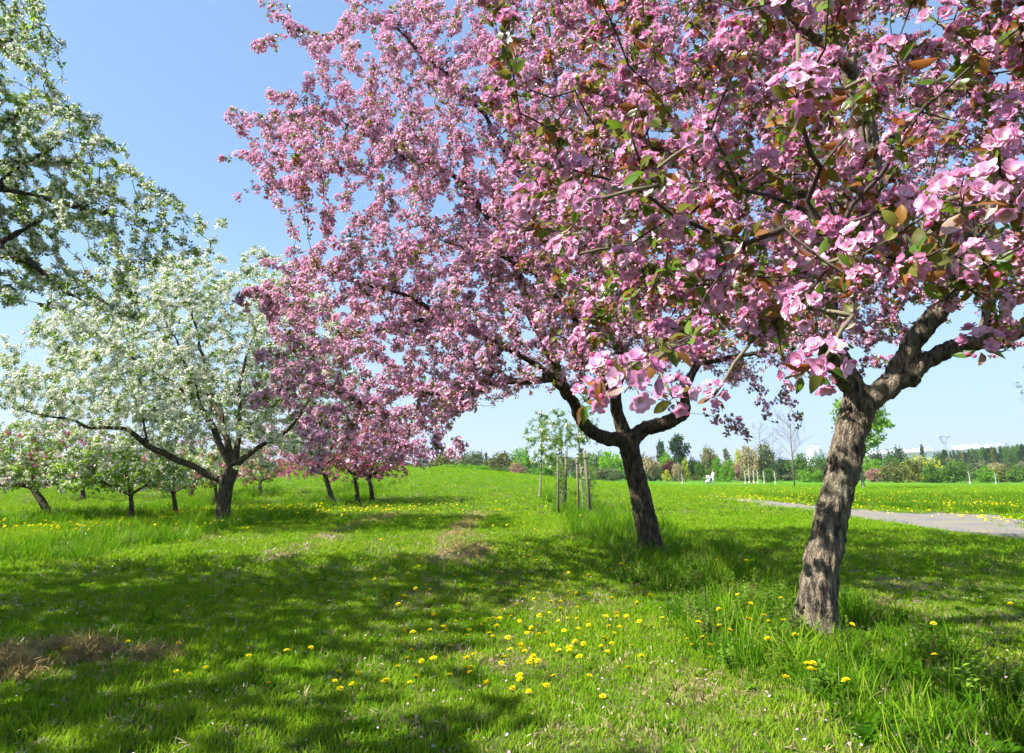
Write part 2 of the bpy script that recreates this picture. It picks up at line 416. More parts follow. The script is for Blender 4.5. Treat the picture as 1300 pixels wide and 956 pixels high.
def tuft(seed, n, rad, h0, h1, wd, lean, mat, segs=2):
    r = random.Random(seed); mb = MB()
    for k in range(n):
        a = r.uniform(0, 6.28); q = rad * math.sqrt(r.random()); h = r.uniform(h0, h1)
        p = Vector((math.cos(a) * q, math.sin(a) * q, -.01)); la = r.uniform(0, 6.28); ln = r.uniform(.1, lean)
        side = Vector((math.cos(la + 1.57 + r.uniform(-.5, .5)), math.sin(la + 1.57), 0)) * wd * r.uniform(.7, 1.2) / 2
        vs = []; tone = []
        for i in range(segs + 1):
            u = i / segs; c = p + Vector((math.cos(la), math.sin(la), 0)) * h * ln * u**1.8 + Vector((0, 0, h * u * (1 - .25 * ln * u)))
            if i < segs: vs += [c - side * (1 - u * .5), c + side * (1 - u * .5)]; tone += [u * .6, u * .6]
            else: vs.append(c); tone.append(.9)
        fs = [(2 * i, 2 * i + 1, 2 * i + 3, 2 * i + 2) for i in range(segs - 1)] + [(2 * segs - 2, 2 * segs - 1, 2 * segs)]
        mb.add(vs, fs, 0, tone)
    return mb.mesh('grass_tuft', [mat])
def rosette(seed, mat):
    r = random.Random(seed); mb = MB()
    for k in range(9):
        a = k * .7 + r.uniform(-.2, .2); leaf(mb, (0, 0, .005), (math.cos(a), math.sin(a), r.uniform(.2, .8)), (0, 0, 1), r.uniform(.07, .13), .03, 0, r, r.uniform(.3, 1.1))
    return mb.mesh('rosette', [mat])
MOWN = [tuft(100 + s, 22, .075, .025, .065, .006, .9, GR_M) for s in range(5)]
TALL_X = [tuft(150 + s, 12, .10, .14, .34, .008, 1.0, GR_M, 3) for s in range(2)] + [tuft(160, 6, .08, .12, .36, .004, .8, GR_D, 3)]
MOWN_F = [tuft(110 + s, 26, .20, .03, .08, .016, .9, GR_M) for s in range(4)]
TALL = [tuft(120 + s, 20, .085, .12, .30, .009, .9, GR_T, 3) for s in range(5)]
DRY = [tuft(130 + s, 20, .08, .015, .04, .006, 1.6, GR_D) for s in range(4)]
ROSE = [rosette(140 + s, GR_T) for s in range(3)]

# ------------------------------------------------------------------ scatter: ONE object whose points carry small meshes
def scatter(name, P, E, S, variants, parent=None, origin=(0, 0, 0)):
    P = np.asarray(P, float) - np.array(origin); n = len(P)
    me = bpy.data.meshes.new(name); me.vertices.add(n); me.vertices.foreach_set('co', P.astype(np.float32).ravel())
    a = me.attributes.new('rot', 'FLOAT_VECTOR', 'POINT'); a.data.foreach_set('vector', np.asarray(E, np.float32).ravel())
    a = me.attributes.new('scl', 'FLOAT', 'POINT'); a.data.foreach_set('value', np.asarray(S, np.float32).ravel())
    a = me.attributes.new('vid', 'INT', 'POINT'); a.data.foreach_set('value', rng.integers(0, len(variants), n).astype(np.int32))
    for v in variants:
        for m in v.materials:
            if m.name not in [x.name for x in me.materials]: me.materials.append(m)
    o = link(bpy.data.objects.new(name, me), parent)
    g = bpy.data.node_groups.new(name, 'GeometryNodeTree')
    g.interface.new_socket('Geometry', in_out='INPUT', socket_type='NodeSocketGeometry'); g.interface.new_socket('Geometry', in_out='OUTPUT', socket_type='NodeSocketGeometry')
    gi = g.nodes.new('NodeGroupInput'); go = g.nodes.new('NodeGroupOutput')
    mp = g.nodes.new('GeometryNodeMeshToPoints'); g.links.new(gi.outputs[0], mp.inputs[0])
    ip = g.nodes.new('GeometryNodeInstanceOnPoints'); g.links.new(mp.outputs[0], ip.inputs['Points'])
    jn = g.nodes.new('GeometryNodeGeometryToInstance')
    for v in variants:
        src = SRC.get(v.name)
        if src is None: src = SRC[v.name] = bpy.data.objects.new(v.name, v)
        oi = g.nodes.new('GeometryNodeObjectInfo'); oi.inputs['Object'].default_value = src; oi.inputs['As Instance'].default_value = False
        g.links.new(oi.outputs['Geometry'], (jnn := g.nodes.new('GeometryNodeGeometryToInstance')).inputs[0])
        src_list.setdefault(g.name, []).append(jnn)
    j2 = g.nodes.new('GeometryNodeJoinGeometry')
    for x in src_list[g.name]: g.links.new(x.outputs[0], j2.inputs[0])
    g.nodes.remove(jn)
    g.links.new(j2.outputs[0], ip.inputs['Instance'])
    ip.inputs['Pick Instance'].default_value = True
    def attr(nm, dt):
        x = g.nodes.new('GeometryNodeInputNamedAttribute'); x.data_type = dt; x.inputs[0].default_value = nm; return x.outputs[0]
    e2r = g.nodes.new('FunctionNodeEulerToRotation'); g.links.new(attr('rot', 'FLOAT_VECTOR'), e2r.inputs[0])
    g.links.new(e2r.outputs[0], ip.inputs['Rotation']); g.links.new(attr('scl', 'FLOAT'), ip.inputs['Scale']); g.links.new(attr('vid', 'INT'), ip.inputs['Instance Index'])
    g.links.new(ip.outputs[0], go.inputs[0])
    md = o.modifiers.new('scatter', 'NODES'); md.node_group = g
    o['kind'] = 'stuff'
    return o
SRC = {}; src_list = {}
def dir_euler(D, spin):
    """vectorised: rotation taking +Z to D, with a spin about it first"""
    D = D / np.linalg.norm(D, axis=1)[:, None]
    th = np.arccos(np.clip(D[:, 2], -1, 1)); ph = np.arctan2(D[:, 1], D[:, 0])
    ct, st, cf, sf, cs, ss = np.cos(th), np.sin(th), np.cos(ph), np.sin(ph), np.cos(spin), np.sin(spin)
    r00 = cf * ct * cs - sf * ss; r10 = sf * ct * cs + cf * ss; r20 = -st * cs
    r21 = st * ss; r22 = ct
    return np.stack([np.arctan2(r21, r22), np.arcsin(np.clip(-r20, -1, 1)), np.arctan2(r10, r00)], 1)

# ------------------------------------------------------------------ ground, path, hills
def axis_pts(lo, hi, dense_lo, dense_hi, d, grow):
    a = [dense_lo]
    while a[-1] < dense_hi: a.append(a[-1] + d)
    s_ = d
    while a[-1] < hi: s_ *= grow; a.append(a[-1] + s_)
    b = [dense_lo]; s_ = d
    while b[-1] > lo: s_ *= grow; b.append(b[-1] - s_)
    return np.array(b[:0:-1] + a)
gx = axis_pts(-5000, 5000, -14, 16, .16, 1.09); gy = axis_pts(-400, 6500, 2.5, 28, .16, 1.07)
GX, GY = np.meshgrid(gx, gy); GZ = H(GX, GY)
nv = GX.size; me = bpy.data.meshes.new('ground'); nx, ny = len(gx), len(gy)
idx = np.arange(nv).reshape(ny, nx)
F = np.stack([idx[:-1, :-1], idx[:-1, 1:], idx[1:, 1:], idx[1:, :-1]], -1).reshape(-1, 4)
me.from_pydata(np.stack([GX, GY, GZ], -1).reshape(-1, 3).tolist(), [], F.tolist())
for nm, arr in (('dry', drymask(GX, GY)), ('tall', tallmask(GX, GY)), ('path', pathmask(GX, GY))):
    a = me.attributes.new(nm, 'FLOAT', 'POINT'); a.data.foreach_set('value', np.asarray(arr, np.float32).ravel())
me.polygons.foreach_set('use_smooth', [True] * len(F))
m, t, out = newmat('meadow'); b = node(t, 'ShaderNodeBsdfPrincipled'); t.links.new(b.outputs[0], out.inputs[0])
b.inputs['Roughness'].default_value = .95; b.inputs['Specular IOR Level'].default_value = .1
pos = geo_pos(t)
mpg = node(t, 'ShaderNodeMapping'); t.links.new(pos, mpg.inputs[0]); mpg.inputs['Scale'].default_value = (1, .3, 1)
nA = noise_n(t, .22, 5, mpg.outputs[0]); nB = noise_n(t, 9.0, 6, pos, .7); nC = noise_n(t, 45.0, 3, pos)
c = ramp(t, nA, [(.3, (.06, .19, .006)), (.5, (.085, .25, .008)), (.68, (.16, .29, .016))])
c = mixc(t, nB, c, mixc(t, 1.0, c, (.62, .68, .6), 'MULTIPLY'))
sepx = node(t, 'ShaderNodeSeparateXYZ'); t.links.new(pos, sepx.inputs[0])
far = node(t, 'ShaderNodeMapRange'); far.inputs[1].default_value = 30; far.inputs[2].default_value = 60; t.links.new(sepx.outputs[1], far.inputs[0])
soil = ramp(t, nB, [(.35, (.03, .045, .012)), (.6, (.06, .09, .02)), (.8, (.11, .11, .045))])
c = mixc(t, far.outputs[0], soil, c)
ad = node(t, 'ShaderNodeAttribute', attribute_name='dry'); dryc = ramp(t, nB, [(.3, (.14, .10, .05)), (.55, (.34, .27, .13)), (.75, (.46, .38, .2))])
c = mixc(t, ad.outputs['Fac'], c, dryc)
ap = node(t, 'ShaderNodeAttribute', attribute_name='path')
vg = node(t, 'ShaderNodeTexVoronoi'); vg.inputs['Scale'].default_value = 26; t.links.new(pos, vg.inputs['Vector'])
grv = mixc(t, nB, mixc(t, vg.outputs['Color'], (.22, .19, .17), (.42, .38, .35)), (.30, .25, .21))
c = mixc(t, ap.outputs['Fac'], c, grv)
t.links.new(c, b.inputs['Base Color'])
bp = node(t, 'ShaderNodeBump'); bp.inputs['Strength'].default_value = .8; bp.inputs['Distance'].default_value = .06
t.links.new(nB, bp.inputs['Height']); t.links.new(bp.outputs[0], b.inputs['Normal'])
me.materials.append(m)
ground = link(bpy.data.objects.new('ground', me)); ground['kind'] = 'structure'
# the gravel track: its own thin sheet 4 mm above the ground, outline eaten into by grass
GRAVEL, t, out = newmat('gravel'); b = node(t, 'ShaderNodeBsdfPrincipled'); t.links.new(b.outputs[0], out.inputs[0]); b.inputs['Roughness'].default_value = .95
pos = geo_pos(t); vg = node(t, 'ShaderNodeTexVoronoi'); vg.inputs['Scale'].default_value = 22; t.links.new(pos, vg.inputs['Vector'])
n1 = noise_n(t, 1.2, 6, pos); n2 = noise_n(t, 14, 5, pos, .7)
c = mixc(t, vg.outputs['Color'], (.085, .08, .078), (.21, .20, .195)); c = mixc(t, ramp(t, n1, [(.4, (0, 0, 0)), (.62, (.85, .85, .85))]), c, (.22, .19, .11)); t.links.new(c, b.inputs['Base Color'])
bp = node(t, 'ShaderNodeBump'); bp.inputs['Strength'].default_value = .7; bp.inputs['Distance'].default_value = .03; t.links.new(n2, bp.inputs['Height']); t.links.new(bp.outputs[0], b.inputs['Normal'])
px_ = np.arange(8.5, 18.5, .14); py_ = np.arange(5.5, 46, .22); PX, PY = np.meshgrid(px_, py_)
PMk = pathmask(PX, PY); PZ = H(PX, PY) + .004 + .012 * (PMk > .5)
ok = (PMk[:-1, :-1] > .4) & (PMk[1:, :-1] > .4) & (PMk[1:, 1:] > .4) & (PMk[:-1, 1:] > .4)
idx = np.arange(PX.size).reshape(PX.shape)
Fp = np.stack([idx[:-1, :-1], idx[:-1, 1:], idx[1:, 1:], idx[1:, :-1]], -1)[ok]
used = np.unique(Fp); rem = -np.ones(PX.size, int); rem[used] = np.arange(len(used))
pm = bpy.data.meshes.new('path'); pm.from_pydata(np.stack([PX, PY, PZ], -1).reshape(-1, 3)[used].tolist(), [], rem[Fp].tolist()); pm.materials.append(GRAVEL)
link(bpy.data.objects.new('path', pm))['kind'] = 'structure'

# distant hills on the right
HILL, t, out = newmat('wooded_hill'); b = node(t, 'ShaderNodeBsdfPrincipled'); t.links.new(b.outputs[0], out.inputs[0]); b.inputs['Roughness'].default_value = 1; b.inputs['Specular IOR Level'].default_value = 0
pos = geo_pos(t); n1 = noise_n(t, .035, 6, pos, .7); n2 = noise_n(t, .006, 3, pos)
c = ramp(t, n1, [(.35, (.02, .045, .02)), (.5, (.05, .085, .03)), (.66, (.11, .14, .05))]); c = mixc(t, ramp(t, n2, [(.5, (0, 0, 0)), (.62, (.8, .8, .8))]), c, (.14, .19, .06)); t.links.new(c, b.inputs['Base Color'])
def hill(name, Y0, Y1, xs, tops, rough):
    X = np.linspace(xs[0], xs[-1], 240); Yv = np.linspace(Y0, Y1, 26); XX, YY = np.meshgrid(X, Yv)
    top = np.interp(X, xs, tops); u = (YY - Y0) / (Y1 - Y0)
    Z = top[None, :] * np.sin(np.pi * np.clip(u * .62, 0, 1))**1.2 * 1.0 + rough * fbm(XX * .02, YY * .02, 0, 5, 4) * np.minimum(1, u * 6) - 2
    mb = bpy.data.meshes.new(name); i = np.arange(XX.size).reshape(XX.shape)
    mb.from_pydata(np.stack([XX, YY, Z], -1).reshape(-1, 3).tolist(), [], np.stack([i[:-1, :-1], i[:-1, 1:], i[1:, 1:], i[1:, :-1]], -1).reshape(-1, 4).tolist())
    mb.polygons.foreach_set('use_smooth', [True] * len(mb.polygons)); mb.materials.append(HILL)
    link(bpy.data.objects.new(name, mb))['kind'] = 'structure'
def hz(py, Y): return CAMH + (HZ - py) / FPX * Y
hill('hills', 1500, 2900, [-600, 300, 900, 1200, 1500, 1900, 3200], [8, 20, 42, 52, 72, 96, 120], 14)

# ------------------------------------------------------------------ trees
def resample(pts, rads, step):
    P = [Vector(p) for p in pts]; out_p, out_r = [P[0]], [rads[0]]
    Q = [P[0] * 2 - P[1]] + P + [P[-1] * 2 - P[-2]]
    for i in range(1, len(Q) - 2):
        p0, p1, p2, p3 = Q[i - 1], Q[i], Q[i + 1], Q[i + 2]; n = max(1, int(round((p2 - p1).length / step)))
        for k in range(1, n + 1):
            u = k / n
            c = .5 * ((2 * p1) + (p2 - p0) * u + (2 * p0 - 5 * p1 + 4 * p2 - p3) * u * u + (3 * p1 - p0 - 3 * p2 + p3) * u**3)
            out_p.append(c); out_r.append(rads[i - 1] * (1 - u) + rads[i] * u)
    return out_p, out_r
def colonize(P0, par0, start_ok, A, step, infl, kill, iters, jit=.25, grav=0.0, r=None):
    P = [np.array(p, float) for p in P0]; par = list(par0)
    A = np.array(A, float); best = np.full(len(A), 1e9); bi = np.zeros(len(A), int); alive = np.ones(len(A), bool)
    def upd(newP, base):
        nonlocal best, bi
        newP = np.array(newP)
        for c0 in range(0, len(newP), 256):
            q = newP[c0:c0 + 256]; D = ((A[:, None, :] - q[None])**2).sum(2); k = D.argmin(1); d = D[np.arange(len(A)), k]
            mk = d < best; best[mk] = d[mk]; bi[mk] = base[k[mk] + c0]
    base0 = np.array([i for i in range(len(P)) if start_ok[i]]); upd(np.array(P)[base0], base0)
    nch = {}
    for it in range(iters):
        act = alive & (best < infl * infl)
        if not act.any(): break
        Pn = np.array(P); ids = bi[act]; v = A[act] - Pn[ids]; v /= (np.linalg.norm(v, axis=1)[:, None] + 1e-9)
        uq, inv = np.unique(ids, return_inverse=True); s_ = np.zeros((len(uq), 3)); np.add.at(s_, inv, v)
        s_ /= (np.linalg.norm(s_, axis=1)[:, None] + 1e-9)
        s_ += r.normal(0, jit, s_.shape); s_[:, 2] += grav; s_ /= (np.linalg.norm(s_, axis=1)[:, None] + 1e-9)
        new = []; base = []
        for k, u in enumerate(uq):
            if nch.get(u, 0) >= 4: continue
            nch[u] = nch.get(u, 0) + 1
            q = Pn[u] + s_[k] * step; base.append(len(P)); P.append(q); par.append(int(u)); new.append(q)
        if not new: break
        upd(new, np.array(base))
        alive &= best > kill * kill; best_dead = ~alive
    return np.array(P), np.array(par)
def radii(P, par, r0, e, fixed):
    n = len(P); s_ = np.zeros(n); r = np.zeros(n)
    for i in range(n - 1, -1, -1):
        r[i] = (s_[i])**(1 / e) if s_[i] > 0 else r0
        if par[i] >= 0: s_[par[i]] += r[i]**e
    for i, f in fixed.items(): r[i] = f
    for i in range(n):
        if par[i] >= 0 and i not in fixed: r[i] = min(r[i], r[par[i]] * .85)
    return np.maximum(r, r0)
def twig_mesh(name, P, par, rad, n0, mat, off, parent, minr=0.0):
    ch = {}
    for i in range(n0, len(P)): ch.setdefault(int(par[i]), []).append(i)
    heads = []; nxt = {}
    for p, cs in ch.items():
        cs = sorted(cs, key=lambda i: -rad[i])
        if p < n0: heads += cs
        else: nxt[p] = cs[0]; heads += cs[1:]
    mb = MB()
    for h in heads:
        chain = [h]
        while chain[-1] in nxt: chain.append(nxt[chain[-1]])
        pts = [P[par[h]]] + [P[i] for i in chain]; rr = [min(rad[h] * 1.1, rad[par[h]])] + [rad[i] for i in chain]; rr[-1] *= .6
        if max(rr) < minr: continue
        n = 3 if rr[0] < .007 else (5 if rr[0] < .02 else 8)
        mb.tube(pts, rr, n, 0, cap=False)
    return mb.obj(name, [mat], parent, off=off)
def wood_mesh(name, limbs, mat, off, parent, voxel, disp, seed=0, up=1.0):
    mb = MB()
    for pts, rr in limbs: mb.tube(pts, rr, 12, 0)
    me0 = mb.mesh(name, [mat], off=off)
    o = link(bpy.data.objects.new(name, me0), None)
    md = o.modifiers.new('r', 'REMESH'); md.mode = 'VOXEL'; md.voxel_size = voxel; md.use_smooth_shade = True
    sm = o.modifiers.new('s', 'SMOOTH'); sm.iterations = 3; sm.factor = .6
    dg = bpy.context.evaluated_depsgraph_get(); me = bpy.data.meshes.new_from_object(o.evaluated_get(dg)); me.name = name
    n = len(me.vertices); co = np.empty(n * 3, np.float32); no = np.empty(n * 3, np.float32)
    me.vertices.foreach_get('co', co); me.vertex_normals.foreach_get('vector', no); co = co.reshape(-1, 3); no = no.reshape(-1, 3)
    d = (fbm(co[:, 0] * 16, co[:, 1] * 16, co[:, 2] * 4.5, seed, 4) - .5) * 2 * disp + (fbm(co[:, 0] * 4, co[:, 1] * 4, co[:, 2] * 3, seed + 9, 2) - .5) * disp * 1.0 + (fbm(co[:, 0] * 38, co[:, 1] * 38, co[:, 2] * 14, seed + 12, 2) - .5) * disp * .9
    rg = 1 - np.abs(fbm(co[:, 0] * 13 + 3, co[:, 1] * 13, co[:, 2] * 3.2, seed + 4, 3) - .5) * 6      # long furrows
    kn = np.maximum(0, vnoise(co[:, 0] * 5, co[:, 1] * 5, co[:, 2] * 5, seed + 6) - .78) / .22           # knots
    d = d - disp * .8 * np.clip(rg, 0, 1) + disp * 1.6 * kn
    co = co + no * d[:, None]; me.vertices.foreach_set('co', co.ravel().astype(np.float32))
    if not me.materials: me.materials.append(mat)
    me.polygons.foreach_set('use_smooth', [True] * len(me.polygons)); me.update()
    o.modifiers.clear(); o.data = me; o.parent = parent
    return o
def voids(A, sc_, th, amt, r, s=0):
    k = fbm(A[:, 0] * sc_, A[:, 1] * sc_, A[:, 2] * sc_, 80 + s, 2) > th
    return A[k | (r.random(len(A)) > amt)]
def ell(n, c, rad, r, poly=None, keep=None, shell=0.0):
    out_ = []
    got = 0
    for _ in range(40):
        q = r.normal(size=(n, 3)); q /= np.linalg.norm(q, axis=1)[:, None]; rr = r.random(n)**(1 / 3) * (1 - shell) + shell * r.random(n)**.15
        p = q * rr[:, None] * np.array(rad) + np.array(c); mk = np.ones(n, bool)
        if poly is not None:
            x, y, f = project(p); mk &= inpoly(x, y, poly)
        if keep is not None: mk &= keep(p)
        out_.append(p[mk]); got += mk.sum()
        if got >= n: break
    return np.concatenate(out_)[:n]

def part_or_stuff(root, P, E, S, variants, partname, stuffname, npart, frac_view=True):
    """the clusters that show largest become parts, the rest one scattered part"""
    x, y, f = project(P); vis = (x > -20) & (x < 1320) & (y > -20) & (y < 950) & (P[:, 1] > .3)
    score = np.where(vis, S / f, 0); order = np.argsort(-score); k = min(npart, int(vis.sum()))
    top = order[:k]; rest = order[k:]; base = root.location
    for i in top:
        o = bpy.data.objects.new(partname, variants[int(rng.integers(len(variants)))]); link(o, root)
        o.location = Vector(P[i]) - base; o.rotation_euler = E[i]; o.scale = (S[i],) * 3
    if len(rest): scatter(stuffname, P[rest], E[rest], S[rest], variants, root, base)

def build_tree(root, trunk, limbs, attr, r, step, infl, kill, iters, bark, twig, blossoms, voxel=.03, disp=.012, r0=.0022, e=2.5, jit=.3, grav=.0, minr=0.0, start_z=.8, seed=0, twigpart='twigs'):
    """trunk, limbs: lists of (points, radii); blossoms: list of dicts for the clusters on the twigs"""
    base = root.location
    nodes, par, fixed, okk = [], [], {}, []
    allp = []
    wig = random.Random(seed + 50)
    def crooked(L):
        pts, rr = L; q, rq = resample(pts, rr, .38); q = list(q)
        for i in range(2, len(q)):
            a_ = min(.055, rq[i] * .9 + .012); q[i] = q[i] + Vector((wig.uniform(-a_, a_), wig.uniform(-a_, a_), wig.uniform(-a_, a_)))
        return q, rq
    limbs = [crooked(L) for L in limbs]
    for li, (pts, rr) in enumerate([trunk] + limbs):
        pp, rp = resample(pts, rr, step)
        if li == 0: prev = -1
        else:
            A_ = np.array([tuple(q) for q in nodes]); prev = int(((A_ - np.array(pp[0]))**2).sum(1).argmin())
        for p, q in zip(pp, rp):
            i = len(nodes); nodes.append(tuple(p)); par.append(prev); fixed[i] = q; okk.append(p.z - base.z > start_z); prev = i
        allp.append((resample(pts, rr, .08)))
    # root flare
    tp, tr = allp[0]
    tr = [q * (1 + .35 * max(0, 1 - (p.z - tp[0].z) / .28)**2) for p, q in zip(tp, tr)]; tp = [tp[0] - Vector((0, 0, .15))] + tp; tr = [tr[0]] + tr; allp[0] = (tp, tr)
    wood_mesh('trunk', allp, bark, base, root, voxel, disp, seed)
    n0 = len(nodes); P, pr = colonize(nodes, par, okk, attr, step, infl, kill, iters, jit, grav, r)
    rad = radii(P, pr, r0, e, fixed); tw = twig_mesh(twigpart, P, pr, rad, n0, twig, base, root, minr); tw['kind'] = 'stuff'
    thin_l = [i for i, f in fixed.items() if f < .032 and par[i] >= 0]
    G = np.array(thin_l + list(range(n0, len(P)))); dirv = P[G] - P[pr[G]]; dirv /= np.linalg.norm(dirv, axis=1)[:, None] + 1e-9
    for bsp in blossoms:
        sel = (rad[G] < bsp.get('maxr', .012)) | (G < n0); g = G[sel]; dv = dirv[sel]
        m_ = bsp['per']; cnt = r.poisson(m_, len(g))
        if 'dens' in bsp: cnt = r.poisson(m_ * bsp['dens'](P[g]))
        ii = np.repeat(np.arange(len(g)), cnt)
        u = r.random(len(ii)); q = P[g][ii] - dv[ii] * (u * step)[:, None]
        rd = r.normal(size=(len(ii), 3)); rd -= dv[ii] * (rd * dv[ii]).sum(1)[:, None]; rd /= np.linalg.norm(rd, axis=1)[:, None] + 1e-9
        dd = rd + dv[ii] * .4 + np.array([0, 0, bsp.get('up', .3)]); dd /= np.linalg.norm(dd, axis=1)[:, None]
        q = q + rd * r.uniform(*bsp.get('off', (.0, .02)), len(ii))[:, None]
        S = r.uniform(*bsp['scale'], len(ii)); E = dir_euler(dd, r.uniform(0, 6.28, len(ii)))
        if 'clip' in bsp:
            k_ = bsp['clip'](q); q, S, E = q[k_], S[k_], E[k_]
        x_, y_, f_ = project(q); dcam = np.linalg.norm(q - np.array([0, 0, CAMH]), axis=1); k_ = (dcam > bsp.get('mincam', .9)); q, S, E = q[k_], S[k_], E[k_]
        part_or_stuff(root, q, E, S, bsp['var'], bsp['part'], bsp['stuff'], bsp['n'])
        print(root.name, bsp['stuff'], len(q))
    print(root.name, 'nodes', len(P))
    return P, pr, rad

def WP(lst): return [W(*q) for q in lst]
def LB(lst): return (WP([q[:3] for q in lst]), [q[3] for q in lst])

#TREES_BEGIN
def densB(P):
    x, y, f = project(P); d = np.where(x > 850, .75, 1.0); d = np.where((y > 440) & (x > 640), .45, d); d = np.where(y < -30, 2.2, d); return d  # blossom above the frame is thickened to deepen the shade on the ground
def densA(P):
    x, y, f = project(P); return np.where((y < -30) | (x > 1330), 2.4, 1.0)  # extra blossom outside the frame, added so the crown casts darker shade
# ---- pink crab apple A: right foreground
r = np.random.default_rng(11)
bA = gnd(1035, 800)
YA = bA.y
A = thing('crab_apple_tree', bA, 'nearest pink crab apple in full blossom, leaning pale trunk on the right foreground grass', 'tree', 'pink crab apples in blossom')
trunkA = ([bA, *WP([(1040, 740, YA), (1052, 675, YA + .02), (1066, 610, YA + .02), (1078, 560, YA + .03), (1092, 508, YA)])], [.170, .152, .143, .138, .140, .150])
limbsA = [(lambda L: (L[0], [v * .86 for v in L[1]]))(LB(q)) for q in (
    [(1094, 512, YA, .14), (1140, 482, YA - .05, .12), (1180, 455, YA - .1, .10), (1218, 437, YA - .15, .085), (1252, 436, YA - .2, .08), (1262, 395, YA - .2, .075), (1264, 335, YA - .2, .065), (1258, 250, YA - .1, .05), (1290, 120, YA, .03)],
    [(1092, 505, YA, .13), (1066, 455, YA, .10), (1052, 390, YA + .1, .09), (1085, 290, YA + .15, .09), (1106, 195, YA + .1, .10), (1082, 90, YA + .1, .09), (1062, -60, YA + .2, .06), (1040, -260, YA + .4, .03)],
    [(1130, 488, YA, .12), (1160, 435, YA - .1, .11), (1195, 375, YA - .3, .09), (1240, 300, YA - .6, .07), (1320, 200, YA - 1, .05), (1420, 60, YA - 1.4, .03)],
    [(1075, 490, YA, .09), (1040, 430, YA - .5, .07), (985, 395, YA - 1.3, .05), (900, 360, YA - 2.3, .035), (790, 330, YA - 3.0, .02)],
    [(1085, 290, YA + .15, .06), (1000, 240, YA - 1, .045), (900, 210, YA - 2, .03), (800, 170, YA - 3, .018)],
    [(1106, 195, YA + .1, .06), (1170, 150, YA - 1, .045), (1240, 90, YA - 2.3, .03), (1300, 60, YA - 3.5, .018)],
    [(1085, 290, YA + .15, .06), (1020, 200, YA + 1.3, .05), (940, 90, YA + 2.4, .03)],
    [(1252, 436, YA - .2, .07), (1340, 400, YA - .8, .05), (1430, 350, YA - 1.6, .03)],
    [(1195, 375, YA - .3, .06), (1180, 330, YA - 1.8, .04), (1120, 300, YA - 3.2, .025), (1030, 290, YA - 4.2, .014)],
    [(1082, 90, YA + .1, .06), (980, 0, YA - 1.2, .045), (880, -60, YA - 2.4, .03), (760, -60, YA - 3.0, .02)],
    [(1264, 335, YA - .2, .05), (1360, 250, YA + .8, .04), (1450, 150, YA + 1.5, .02)])]
polyA = [(560, -900), (600, -60), (610, 120), (640, 300), (700, 430), (745, 520), (790, 530), (850, 470), (930, 440), (1000, 470), (1060, 490), (1110, 470), (1150, 400), (1220, 385), (1262, 455), (1340, 470), (1700, 470), (2600, -900)]
def keepA(p):
    d = np.linalg.norm(p - np.array([0, 0, CAMH]), axis=1)
    return (d > 1.25) & (p[:, 1] > .5) & (p[:, 2] > 1.25)
attrA = np.concatenate([ell(4600, (2.9, 5.6, 4.3), (4.6, 4.6, 2.9), r, polyA, keepA, .2),
                        ell(1900, (1.7, 2.8, 2.8), (2.3, 2.0, 1.4), r, polyA, keepA)])
SPEC = [(1012, 125, 1.25, 1.15), (1050, 112, 1.45, 1.0), (1142, 82, 1.35, 1.1), (972, 212, 1.9, 1.0), (1222, 262, 1.0, 1.0), (1262, 242, 1.1, 1.0), (1250, 330, 1.5, 1.0), (1165, 358, 1.5, 1.0),
        (1100, 320, 1.5, 1.1), (1130, 300, 1.7, 1.0), (735, 258, 1.5, 1.0), (672, 262, 1.6, 1.0), (792, 338, 1.8, 1.0), (878, 182, 1.5, 1.0), (800, 486, 1.25, 1.05), (765, 478, 1.5, 1.0), (742, 510, 1.6, .9),
        (892, 358, 1.6, 1.1), (1030, 392, 1.5, 1.0), (1042, 462, 1.35, 1.1), (1020, 475, 1.6, .9), (946, 378, 2.0, 1.0), (962, 418, 1.8, .9), (1245, 442, 1.7, 1.0), (905, 505, 1.8, .8), (855, 505, 1.5, .9),
        (720, 325, 1.9, 1.0), (850, 300, 1.9, .9), (640, 300, 2.2, .9), (1000, 20, 1.5, 1.1), (1190, 30, 1.7, 1.1), (830, 60, 2.0, 1.1), (860, 250, 1.8, 1.0), (1070, 205, 1.9, .9), (1290, 150, 1.6, 1.0), (930, 60, 1.8, 1.0)]
attrA = voids(attrA, 1.7, .47, .93, r, 3)
sx_ = []
for (px, py, Y, s) in SPEC:
    p = W(px, py, Y); d_ = (Vector((2.6, 4.2, 3.4)) - p).normalized()
    for k in (0.06, .2, .4, .6, .85): sx_.append(tuple(p + d_ * k))
attrA = np.concatenate([attrA, np.array(sx_)])
PA, prA, radA = build_tree(A, trunkA, limbsA, attrA, r, .10, 1.3, .14, 110, BARK, TWIG, [
    dict(per=1.1, var=PINK_HI, part='blossom_cluster', stuff='blossoms', n=300, scale=(.6, .98), maxr=.012, dens=densA, mincam=1.45, off=(.0, .03)),
    dict(per=1.25, var=SPRIG_P, part='leaf_spray', stuff='leaves', n=150, scale=(.6, 1.05), maxr=.012, up=.1, mincam=1.35)],
    voxel=.015, disp=.02, seed=3, r0=.0029)
